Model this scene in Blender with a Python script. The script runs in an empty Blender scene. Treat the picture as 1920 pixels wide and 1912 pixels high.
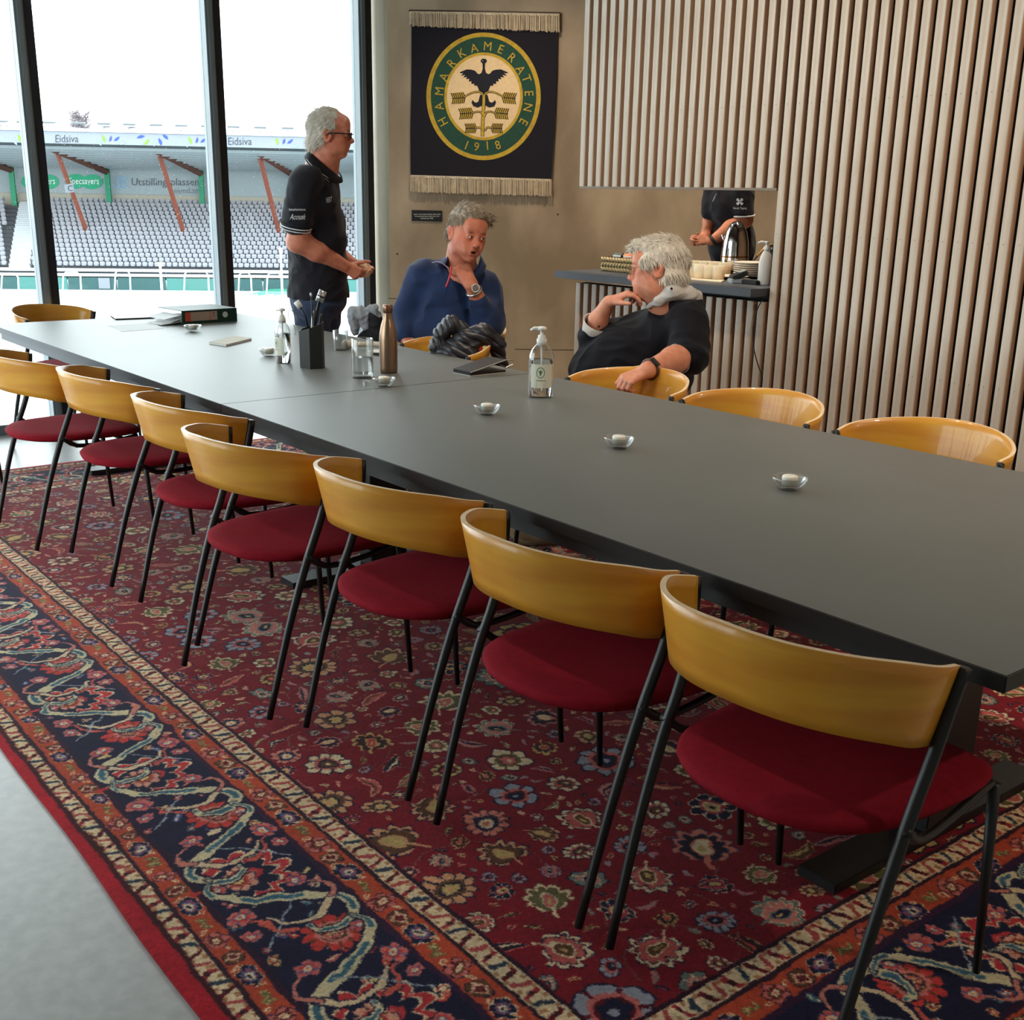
import bpy, bmesh, math, random
import numpy as np
from mathutils import Vector, Matrix
from mathutils.bvhtree import BVHTree
random.seed(7); RNG = np.random.RandomState(7)
PI = math.pi
SC = bpy.context.scene
COL = SC.collection

# ------------------------------------------------------------------ camera
FPX, PITCH, ROLL, AZ = 2166.6, math.radians(17.04), math.radians(1.033), math.radians(38.35)
CX, CY, CAMZ = 962.2, 1027.4, 1.42
fw = np.array([-math.cos(AZ)*math.cos(PITCH), math.sin(AZ)*math.cos(PITCH), -math.sin(PITCH)])
rt = np.cross(fw, [0, 0, 1.0]); rt /= np.linalg.norm(rt); up = np.cross(rt, fw)
rt, up = math.cos(ROLL)*rt+math.sin(ROLL)*up, -math.sin(ROLL)*rt+math.cos(ROLL)*up
CAM = np.array([0, 0, CAMZ])
cam = bpy.data.objects.new('camera', bpy.data.cameras.new('camera')); COL.objects.link(cam)
cam.matrix_world = Matrix(((rt[0], up[0], -fw[0], 0), (rt[1], up[1], -fw[1], 0), (rt[2], up[2], -fw[2], CAMZ), (0, 0, 0, 1)))
cam.data.sensor_width = 36; cam.data.sensor_fit = 'HORIZONTAL'; cam.data.lens = FPX/1920*36
cam.data.shift_x = (960-CX)/1920; cam.data.shift_y = (CY-956)/1920
cam.data.clip_start = .02; cam.data.clip_end = 600
SC.camera = cam

# ------------------------------------------------------------------ sky, exposure, lights
SC.view_settings.view_transform = 'Standard'; SC.view_settings.look = 'None'
SC.view_settings.gamma = 1; SC.view_settings.use_curve_mapping = False
SC.view_settings.exposure = 1.1
wd = bpy.data.worlds.new('overcast_sky'); SC.world = wd; wd.use_nodes = True
nt = wd.node_tree; bg = nt.nodes['Background']
tc = nt.nodes.new('ShaderNodeTexCoord'); sx = nt.nodes.new('ShaderNodeSeparateXYZ'); rp = nt.nodes.new('ShaderNodeValToRGB')
nt.links.new(tc.outputs['Generated'], sx.inputs[0]); nt.links.new(sx.outputs['Z'], rp.inputs[0]); nt.links.new(rp.outputs[0], bg.inputs[0])
rp.color_ramp.elements[0].position = 0.0; rp.color_ramp.elements[0].color = (.93, .965, 1, 1)
rp.color_ramp.elements[1].position = 1.0; rp.color_ramp.elements[1].color = (.86, .93, 1, 1)
SKY = 3.3
bg.inputs[1].default_value = SKY
def area(name, loc, rot, sx_, sy_, power, color, portal=False, spread=None):
    l = bpy.data.lights.new(name, 'AREA'); l.shape = 'RECTANGLE'; l.size = sx_; l.size_y = sy_; l.energy = power; l.color = color
    if portal: l.cycles.is_portal = True
    if spread: l.spread = spread
    o = bpy.data.objects.new(name, l); COL.objects.link(o); o.location = loc; o.rotation_euler = rot
    return o
# light portal in the facade glazing (guides sky light through the glass, gives off none itself)
area('facade_portal', (-7.12, .8, 1.7), (0, -PI/2, 0), 3.36, 7.2, 1, (1, 1, 1), True)
area('side_portal', (-5.15, -2.58, 1.7), (PI/2, 0, 0), 4.0, 3.36, 1, (1, 1, 1), True)
WARM = (1.0, .82, .64)
SPOTS = [(-5.9, 4.3, 3.32, 75), (-4.7, 5.4, 3.32, 60), (-4.05, 4.95, 3.32, 70), (-3.4, 2.9, 3.32, 48), (-1.2, 2.9, 3.32, 52), (1.0, 2.9, 3.32, 85)]
SC.cycles.max_bounces = 9; SC.cycles.diffuse_bounces = 4; SC.cycles.glossy_bounces = 4
SC.cycles.transmission_bounces = 8; SC.cycles.transparent_max_bounces = 12
SC.cycles.caustics_reflective = False; SC.cycles.caustics_refractive = True
SC.cycles.sample_clamp_indirect = 6; SC.cycles.use_denoising = True

# ------------------------------------------------------------------ geometry helpers
def P(px, py, d):
    """world point seen at a pixel of the photograph, at distance d along the view axis"""
    return CAM+d*(fw+(px-CX)/FPX*rt+(CY-py)/FPX*up)
def ray(px, py): return fw+(px-CX)/FPX*rt+(CY-py)/FPX*up
def onz(px, py, z): d = ray(px, py); return CAM+d*((z-CAMZ)/d[2])
def onY(px, py, Y): d = ray(px, py); return CAM+d*(Y/d[1])
def onplane(px, py, p0, n): d = ray(px, py); return CAM+d*(np.dot(np.array(p0)-CAM, n)/np.dot(d, n))

MATS = {}
def srgb(c):
    return tuple(((x/255)/12.92 if x/255 <= .04045 else ((x/255+.055)/1.055)**2.4) for x in c)
def mat(name, col, rough=.5, metal=0, noise=None, bump=None, spec=.5, col2=None, stretch=(1, 1, 1), trans=0, ior=1.45, emit=None, sheen=0, coat=0, attr=None, coords='Object', sss=0):
    """noise=(scale, amount): mottles col towards col2; bump=(scale, strength, distance)"""
    if name in MATS: return MATS[name]
    m = bpy.data.materials.new(name); m.use_nodes = True; N = m.node_tree.nodes; L = m.node_tree.links
    b = N['Principled BSDF']; c = srgb(col)
    b.inputs['Base Color'].default_value = (*c, 1); b.inputs['Roughness'].default_value = rough; b.inputs['Metallic'].default_value = metal
    b.inputs['Specular IOR Level'].default_value = spec; b.inputs['Transmission Weight'].default_value = trans; b.inputs['IOR'].default_value = ior
    b.inputs['Sheen Weight'].default_value = sheen; b.inputs['Coat Weight'].default_value = coat
    if sss:
        b.inputs['Subsurface Weight'].default_value = sss; b.inputs['Subsurface Radius'].default_value = (1, .35, .2); b.inputs['Subsurface Scale'].default_value = .01
    if emit: b.inputs['Emission Color'].default_value = (*srgb(emit[0]), 1); b.inputs['Emission Strength'].default_value = emit[1]
    tcn = None
    def tex(scale, detail=4):
        nonlocal tcn
        if tcn is None:
            t = N.new('ShaderNodeTexCoord'); mp = N.new('ShaderNodeMapping'); mp.inputs['Scale'].default_value = stretch
            L.new(t.outputs[coords], mp.inputs[0]); tcn = mp.outputs[0]
        n = N.new('ShaderNodeTexNoise'); n.inputs['Scale'].default_value = scale; n.inputs['Detail'].default_value = detail; L.new(tcn, n.inputs['Vector'])
        return n.outputs['Fac']
    last = None
    if noise:
        f = tex(noise[0], 6); r = N.new('ShaderNodeValToRGB'); L.new(f, r.inputs[0])
        c2 = srgb(col2) if col2 else tuple(x*.7 for x in c)
        r.color_ramp.elements[0].position = .5-noise[1]; r.color_ramp.elements[1].position = .5+noise[1]
        r.color_ramp.elements[0].color = (*c, 1); r.color_ramp.elements[1].color = (*c2, 1)
        L.new(r.outputs[0], b.inputs['Base Color']); last = r.outputs[0]
    if attr:
        a = N.new('ShaderNodeAttribute'); a.attribute_name = attr
        mx = N.new('ShaderNodeMix'); mx.data_type = 'RGBA'; mx.blend_type = 'MULTIPLY'; mx.inputs[0].default_value = 1
        if last: L.new(last, mx.inputs[6])
        else: mx.inputs[6].default_value = (*c, 1)
        L.new(a.outputs['Color'], mx.inputs[7]); L.new(mx.outputs[2], b.inputs['Base Color'])
    if bump:
        f = tex(bump[0], 8 if bump[0] < 60 else 3); bp = N.new('ShaderNodeBump'); bp.inputs['Strength'].default_value = bump[1]
        bp.inputs['Distance'].default_value = bump[2] if len(bump) > 2 else .002
        L.new(f, bp.inputs['Height']); L.new(bp.outputs[0], b.inputs['Normal'])
    MATS[name] = m
    return m

def props(o, label=None, cat=None, group=None, kind=None):
    if label: o['label'] = label
    if cat: o['category'] = cat
    if group: o['group'] = group
    if kind: o['kind'] = kind
    return o
def thing(name, loc, label, cat, group=None, rotz=0, kind=None):
    o = bpy.data.objects.new(name, None); COL.objects.link(o); o.location = loc; o.rotation_euler = (0, 0, rotz); o.empty_display_size = .05
    return props(o, label, cat, group, kind)
def mesh(name, V, F, m, parent=None, smooth=False, world=False, uv=None):
    """link a mesh object; world=True: V are world points, made local to the (unrotated) parent"""
    V = np.asarray(V, float).reshape(-1, 3)
    if world and parent is not None:
        off = np.array(parent.location); p = parent.parent
        while p is not None: off = off+np.array(p.location); p = p.parent
        V = V-off
    me = bpy.data.meshes.new(name)
    if isinstance(F, np.ndarray) and F.ndim == 2:
        k = F.shape[1]; me.vertices.add(len(V)); me.vertices.foreach_set('co', V.ravel())
        me.loops.add(F.size); me.loops.foreach_set('vertex_index', F.ravel().astype(np.int32))
        me.polygons.add(len(F)); me.polygons.foreach_set('loop_start', np.arange(0, F.size, k, dtype=np.int32))
        me.update(calc_edges=True)
    else:
        me.from_pydata([tuple(v) for v in V], [], [tuple(f) for f in F]); me.update()
    if smooth: me.polygons.foreach_set('use_smooth', np.ones(len(me.polygons), bool))
    o = bpy.data.objects.new(name, me); COL.objects.link(o)
    if m is not None: me.materials.append(m)
    if parent is not None: o.parent = parent
    return o
class MB:
    """collects simple solids; out() links them as ONE mesh object"""
    def __init__(s): s.V = []; s.F = []
    def add(s, V, F):
        n = len(s.V); s.V += [tuple(map(float, v)) for v in V]; s.F += [tuple(int(i)+n for i in f) for f in F]; return s
    def box(s, x0, x1, y0, y1, z0, z1, M=None):
        V = [(x, y, z) for z in (z0, z1) for y in (y0, y1) for x in (x0, x1)]
        if M is not None: V = [tuple(M @ Vector(v)) for v in V]
        return s.add(V, [(0, 2, 3, 1), (4, 5, 7, 6), (0, 1, 5, 4), (2, 6, 7, 3), (0, 4, 6, 2), (1, 3, 7, 5)])
    def bbox(s, x0, x1, y0, y1, z0, z1, b=.003, M=None):
        """box with bevelled edges"""
        bm = bmesh.new(); bmesh.ops.create_cube(bm, size=1)
        for v in bm.verts: v.co = Vector((x0+(v.co.x+.5)*(x1-x0), y0+(v.co.y+.5)*(y1-y0), z0+(v.co.z+.5)*(z1-z0)))
        bmesh.ops.bevel(bm, geom=bm.edges[:], offset=b, segments=2, affect='EDGES')
        bm.verts.index_update()
        V = [(M @ v.co if M is not None else v.co) for v in bm.verts]; F = [[v.index for v in f.verts] for f in bm.faces]; bm.free()
        return s.add(V, F)
    def tube(s, pts, r, n=8, cap=True, flat=None):
        pts = [Vector(p) for p in pts]; rs = r if isinstance(r, (list, tuple, np.ndarray)) else [r]*len(pts)
        V = []; t0 = (pts[1]-pts[0]).normalized(); a = t0.orthogonal().normalized() if flat is None else Vector(flat).normalized()
        for i, p in enumerate(pts):
            t = (pts[min(i+1, len(pts)-1)]-pts[max(i-1, 0)]).normalized()
            a = (a-t*a.dot(t)).normalized(); b = t.cross(a)
            for k in range(n):
                th = 2*PI*k/n; V.append(p+(a*math.cos(th)+b*math.sin(th))*rs[i])
        F = [(i*n+k, i*n+(k+1) % n, (i+1)*n+(k+1) % n, (i+1)*n+k) for i in range(len(pts)-1) for k in range(n)]
        if cap: F += [tuple(range(n))[::-1], tuple(range((len(pts)-1)*n, len(pts)*n))]
        return s.add(V, F)
    def lathe(s, prof, n=24, c=(0, 0, 0), M=None, sx=1, sy=1):
        V = []; m = len(prof)
        for k in range(n):
            th = 2*PI*k/n
            for r, z in prof: V.append(Vector((c[0]+r*math.cos(th)*sx, c[1]+r*math.sin(th)*sy, c[2]+z)))
        if M is not None: V = [M @ v for v in V]
        F = [(k*m+i, ((k+1) % n)*m+i, ((k+1) % n)*m+i+1, k*m+i+1) for k in range(n) for i in range(m-1)]
        return s.add(V, F)
    def prism(s, poly, f0, f1):
        """2D outline, f0/f1 map (u,v) to the two faces"""
        n = len(poly); V = [f0(*p) for p in poly]+[f1(*p) for p in poly]
        return s.add(V, [tuple(range(n))[::-1], tuple(range(n, 2*n))]+[(i, (i+1) % n, n+(i+1) % n, n+i) for i in range(n)])
    def out(s, name, m, parent=None, smooth=False, world=False):
        return mesh(name, s.V, s.F, m, parent, smooth, world)
def smooth_by_angle(o, deg=40):
    me = o.data; me.polygons.foreach_set('use_smooth', np.ones(len(me.polygons), bool))
    try: me.set_sharp_from_angle(angle=math.radians(deg))
    except Exception: pass
    return o
def copy_tree(o, parent=None):
    c = o.copy(); COL.objects.link(c); c.parent = parent
    for ch in list(o.children): copy_tree(ch, c)
    return c
def spline(pts, n=8):
    """Catmull-Rom through the points"""
    p = [np.array(q, float) for q in pts]; p = [2*p[0]-p[1]]+p+[2*p[-1]-p[-2]]; out = []
    for i in range(1, len(p)-2):
        for k in range(n):
            t = k/n; out.append(.5*((2*p[i])+(-p[i-1]+p[i+1])*t+(2*p[i-1]-5*p[i]+4*p[i+1]-p[i+2])*t*t+(-p[i-1]+3*p[i]-3*p[i+1]+p[i+2])*t**3))
    out.append(p[-2]); return out
_dg = None
def text2d(s, spacing=1.0):
    """outline of a text as flat 2D triangles, height of capitals about .7, base line at 0"""
    cu = bpy.data.curves.new('lettering', 'FONT'); cu.body = s; cu.space_character = spacing; cu.resolution_u = 3
    o = bpy.data.objects.new('lettering', cu); COL.objects.link(o)
    dg = bpy.context.evaluated_depsgraph_get(); me = bpy.data.meshes.new_from_object(o.evaluated_get(dg))
    V = np.array([v.co[:2] for v in me.vertices]); F = [tuple(p.vertices) for p in me.polygons]
    bpy.data.objects.remove(o); bpy.data.meshes.remove(me); bpy.data.curves.remove(cu)
    return V, F
def text_fit(s, x0, x1, y0, y1, spacing=1.0):
    V, F = text2d(s, spacing); a, b = V.min(0), V.max(0); q = (V-a)/(b-a)
    return np.c_[x0+q[:, 0]*(x1-x0), y1+q[:, 1]*(y0-y1)], F     # y down as in the picture: y0 top, y1 bottom
# ------------------------------------------------------------------ materials of the room
M_floor = mat('polished_grey_concrete', (176, 177, 174), .34, noise=(30, .16), col2=(162, 163, 160), bump=(260, .12, .001), spec=.45)
M_conc = mat('board_marked_concrete', (168, 148, 122), .6, noise=(2.1, .12), col2=(130, 112, 88), bump=(14, .3, .004), stretch=(1, 1, .6))
M_reveal = mat('daylit_tone_concrete', (168, 164, 140), .7, noise=(2.4, .25), col2=(142, 136, 110), bump=(25, .2, .003))  # wall concrete in a lighter tone: window light painted into the colour
M_plaster = mat('white_plaster', (196, 190, 180), .8, bump=(120, .1))
M_ceil = mat('grey_ceiling', (196, 192, 186), .85, bump=(90, .1))
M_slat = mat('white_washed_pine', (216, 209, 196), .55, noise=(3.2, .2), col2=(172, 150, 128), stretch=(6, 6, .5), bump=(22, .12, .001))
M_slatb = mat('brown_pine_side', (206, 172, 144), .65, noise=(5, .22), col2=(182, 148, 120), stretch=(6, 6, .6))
M_black = mat('black_backing', (10, 9, 8), .9)
M_screw = mat('steel_screw', (70, 66, 60), .4, .9)
M_alu = mat('grey_aluminium', (124, 132, 135), .4, .5, noise=(2, .3), col2=(108, 117, 121))
M_gask = mat('black_gasket', (24, 24, 30), .45)
M_snow = mat('fresh_snow', (205, 208, 212), .9, noise=(.25, .3), col2=(188, 192, 198))

# window glass: real pane, clear with a faint reflection
def glass_pane_mat():
    m = bpy.data.materials.new('window_glass'); m.use_nodes = True; N = m.node_tree.nodes; L = m.node_tree.links
    N.remove(N['Principled BSDF']); tr = N.new('ShaderNodeBsdfTransparent'); tr.inputs[0].default_value = (.90, .94, .93, 1)
    gl = N.new('ShaderNodeBsdfGlossy'); gl.inputs['Roughness'].default_value = .02; fr = N.new('ShaderNodeFresnel'); fr.inputs[0].default_value = 1.35
    mx = N.new('ShaderNodeMixShader'); L.new(fr.outputs[0], mx.inputs[0]); L.new(tr.outputs[0], mx.inputs[1]); L.new(gl.outputs[0], mx.inputs[2])
    L.new(mx.outputs[0], N['Material Output'].inputs[0]); return m
M_glass = glass_pane_mat()
def thin_glass(name, tint=(.965, .975, .97), ior=1.5):
    m = bpy.data.materials.new(name); m.use_nodes = True; N = m.node_tree.nodes; L = m.node_tree.links
    N.remove(N['Principled BSDF']); tr = N.new('ShaderNodeBsdfTransparent'); tr.inputs[0].default_value = (*tint, 1)
    gl = N.new('ShaderNodeBsdfGlossy'); gl.inputs['Roughness'].default_value = .03; fr = N.new('ShaderNodeLayerWeight'); fr.inputs[0].default_value = .32
    mx = N.new('ShaderNodeMixShader'); L.new(fr.outputs['Facing'], mx.inputs[0]); L.new(tr.outputs[0], mx.inputs[1]); L.new(gl.outputs[0], mx.inputs[2])
    L.new(mx.outputs[0], N['Material Output'].inputs[0]); return m
M_drop = mat('water_drop', (235, 238, 240), .15, spec=.8)

FX = -7.2; CEIL = 3.4; SLY = 4.2
# floor and ceiling
struct = lambda o: props(o, kind='structure')
struct(MB().box(FX-.02, 1.6, -2.6, 9.6, -.2, 0).out('floor', M_floor))
struct(MB().box(FX-.3, 1.8, -2.8, 9.8, CEIL, CEIL+.2).out('ceiling', M_ceil))
struct(MB().box(-3.1, 1.6, -2.8, -2.6, 0, CEIL).out('wall_front', M_plaster))
# second glazed front on the near side of the room, behind the photographer
struct(MB().box(FX, -3.1, -2.66, -2.652, .06, CEIL).out('window_9', M_glass))
for i, x in enumerate((-7.2, -6.2, -5.2, -4.2, -3.18)):
    struct(MB().bbox(x, x+.08, -2.72, -2.6, 0, CEIL, .004).out('trim_%d' % (20+i), M_alu))
struct(MB().box(1.6, 1.8, -2.8, 9.8, 0, CEIL).out('wall_right', M_plaster))
# oblique concrete wall
WD = np.array([.639, .769, 0.]); WN = np.array([.769, -.639, 0.])       # along, and facing the room
W0 = np.array([-7.02, 4.42, 0.])
def wq(t, z, off=0): return W0+WD*t+np.array([0, 0, z])+WN*off
def wallpt(px, py, off=0.): return onplane(px, py, W0+WN*off, WN)
mb = MB(); Q = [wq(0, 0), wq(6.4, 0), wq(6.4, 0, -.3), wq(0, 0, -.3)]
mb.add([*Q, *[q+np.array([0, 0, CEIL]) for q in Q]], [(0, 1, 5, 4), (1, 2, 6, 5), (2, 3, 7, 6), (3, 0, 4, 7), (4, 5, 6, 7), (3, 2, 1, 0)])
wall = mb.out('wall_back', M_conc); struct(wall)
# reveal between glazing and concrete wall: rounded strip, paler to carry the window light
mb = MB(); pts = [(FX+.02, 4.43), (FX+.09, 4.425), (-7.06, 4.42), (-7.02, 4.42), (-7.1, 4.7), (FX+.02, 4.7)]
mb.prism(pts, lambda u, v: (u, v, 0), lambda u, v: (u, v, CEIL)); struct(mb.out('trim_1', M_reveal))
struct(MB().box(FX-.3, FX+.02, 4.44, 4.95, 0, CEIL).out('wall_left', M_reveal))
# formwork slits in the concrete, fixing holes
mb = MB()
for (x0, x1, y) in [(965, 1006, 655), (1018, 1082, 656), (728, 760, 560)]:
    a = wallpt(x0, y, .0006); b = wallpt(x1, y+1, .0006)
    mb.add([a, b, b+(0, 0, .006), a+(0, 0, .004)], [(0, 1, 2, 3)])
for (x, y) in [(1046, 402), (912, 512), (884, 405), (745, 476)]:
    c = wallpt(x, y, .0006); mb.add([c+WD*(.007*math.cos(k*PI/4))+np.array([0, 0, .007*math.sin(k*PI/4)]) for k in range(8)], [tuple(range(8))])
fm = mb.out('formwork_mark', mat('formwork_slit', (52, 42, 32), .9)); fm.parent = wall; props(fm, kind='stuff')

# facade: mullions, transoms and panes
mull = [-2.45, -1.35, -.2, .95, 2.1, 3.217, 4.29]
for i, y in enumerate(mull):
    d = .09
    t = thing('trim_%d' % (i+2), (FX, y, 0), None, None, kind='structure')
    MB().bbox(-.07, .04, 0, .052, 0, CEIL, .004).bbox(.04, .055, .012, .04, 0, CEIL, .003).out('mullion_cover', M_alu, t)
    MB().box(-.05, .035, .052, .1, 0, CEIL).out('mullion_gasket', M_gask, t)
struct(MB().bbox(FX-.07, FX+.05, -2.6, 4.44, 0, .06, .004).out('baseboard_left', M_alu))
for i in range(len(mull)+1):
    y0 = -2.6 if i == 0 else mull[i-1]+.1
    y1 = 4.44 if i == len(mull) else mull[i]
    if y1-y0 < .06: continue
    o = MB().box(FX-.035, FX-.027, y0, y1, .06, CEIL).out('window_%d' % (i+1), M_glass); struct(o)
# melting snow drops on the outside of the visible panes
def drops(y0, y1, z0, z1, n, par):
    V = []; F = []; ico = [(1, 0, 0), (0, 1, 0), (-1, 0, 0), (0, -1, 0), (0, 0, 1), (0, 0, -1)]; fi = [(0, 1, 4), (1, 2, 4), (2, 3, 4), (3, 0, 4), (1, 0, 5), (2, 1, 5), (3, 2, 5), (0, 3, 5)]
    for k in range(n):
        r = RNG.uniform(.0009, .0028); c = (FX-.037, RNG.uniform(y0, y1), z0+(z1-z0)*RNG.beta(1.6, 1.3)); n0 = len(V)
        V += [(c[0]+.5*r*a, c[1]+r*b, c[2]+r*1.3*e) for a, b, e in ico]; F += [tuple(i+n0 for i in f) for f in fi]
    o = mesh('melting_snow', V, F, M_drop, par, smooth=True); props(o, kind='stuff')
wins = {o.name: o for o in COL.objects}
drops(1.2, 2.08, .9, 1.9, 260, wins['window_5']); drops(2.22, 3.2, .85, 1.72, 620, wins['window_6']); drops(3.33, 4.28, .7, 1.75, 520, wins['window_7'])

# slatted wall: backing, slats above the hatch, below the counter and to the right
OX0, OX1 = -4.80, -3.484; OZ0, OZ1 = 1.0, 1.452; PIT = .0632
bk = thing('wall_slatted', (0, SLY, 0), None, None, kind='structure')
mb = MB()
mb.box(OX0+.01, OX1, .031, .075, 0, OZ0-.03); mb.box(OX0+.01, OX1, .031, .075, OZ1+.012, CEIL); mb.box(OX1+.002, 1.6, .031, .075, 0, CEIL)
mb.out('backing_board', M_black, bk)
MB().box(OX0, OX1, -.0, .12, OZ1+.001, OZ1+.012).out('hatch_trim', mat('hatch_trim_brown', (120, 104, 86), .5), bk)
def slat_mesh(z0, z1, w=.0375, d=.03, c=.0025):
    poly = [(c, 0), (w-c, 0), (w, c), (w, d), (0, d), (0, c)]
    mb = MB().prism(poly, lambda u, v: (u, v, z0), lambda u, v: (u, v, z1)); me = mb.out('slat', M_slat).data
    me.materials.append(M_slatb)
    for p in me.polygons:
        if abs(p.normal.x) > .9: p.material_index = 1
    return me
kinds = {k: slat_mesh(*k) for k in [(0, OZ0-.032), (OZ1+.012, CEIL), (0.0, CEIL)]}
for o in [o for o in COL.objects if o.name.startswith('slat')]: bpy.data.objects.remove(o)
def slat(x, key):
    o = bpy.data.objects.new('slat', kinds[key]); COL.objects.link(o); o.parent = bk; o.location = (x, random.uniform(-.0012, .0012), 0)
ns = int(round((OX1-OX0)/PIT)); xs_hatch = [OX1+.0-PIT*(k+1)+.006 for k in range(ns)]
for x in xs_hatch:
    slat(x, (0, OZ0-.032)); slat(x, (OZ1+.012, CEIL))
xs_full = [OX1+.006+PIT*k for k in range(int((1.55-OX1)/PIT))]
for x in xs_full: slat(x, (0.0, CEIL))
mb = MB()
for zc, xs in ((1.81, xs_hatch+xs_full), (1.27, xs_full), (.735, xs_full), (.86, xs_hatch), (2.35, xs_hatch+xs_full)):
    for x in xs:
        mb.add([(x+.018+.0019*math.cos(k*PI/3), -.0016, zc+random.uniform(-.003, .003)*0+.0019*math.sin(k*PI/3)) for k in range(6)], [tuple(range(6))[::-1]])
props(mb.out('screw_head', M_screw, bk), kind='stuff')
# side wall closing the bar behind the slats
struct(MB().box(-2.9, -2.8, SLY+.08, 9.6, 0, CEIL).out('wall_bar', mat('warm_bar_plaster', (128, 100, 74), .8, noise=(2, .2), col2=(112, 86, 62))))
struct(MB().box(-7.4, 1.8, 9.4, 9.6, 0, CEIL).out('wall_far', M_conc))
# ceiling spot lamps (above the picture); the rightmost is added to brighten the slat sides
for i, (x, y, z, e) in enumerate(SPOTS):
    t = thing('ceiling_spot', (x, y, CEIL), 'black tubular ceiling spot lamp %s' % ['in front of the tapestry', 'over the brown wall', 'over the serving hatch', 'over the middle of the slatted wall', 'over the near half of the slatted wall', 'added farthest right to brighten the slat sides'][i], 'lamp', 'ceiling spots')
    MB().lathe([(0, 0), (.045, 0), (.045, -.12), (.04, -.12), (.036, -.1), (0, -.1)], 16).out('housing', mat('black_lamp_body', (20, 20, 20), .5), t, True)
    l = bpy.data.lights.new('ceiling_spot_light', 'SPOT'); l.energy = e; l.color = WARM; l.spot_size = 2.0; l.spot_blend = .9; l.shadow_soft_size = .05
    o = bpy.data.objects.new('ceiling_spot_light', l); COL.objects.link(o); o.location = (0, 0, -.125); o.parent = t
    o.rotation_euler = [(.2, -.12, 0), (.15, 0, 0), (0, 0, 0), (.35, 0, 0), (.35, .2, 0), (.35, .5, 0)][i]
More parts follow.
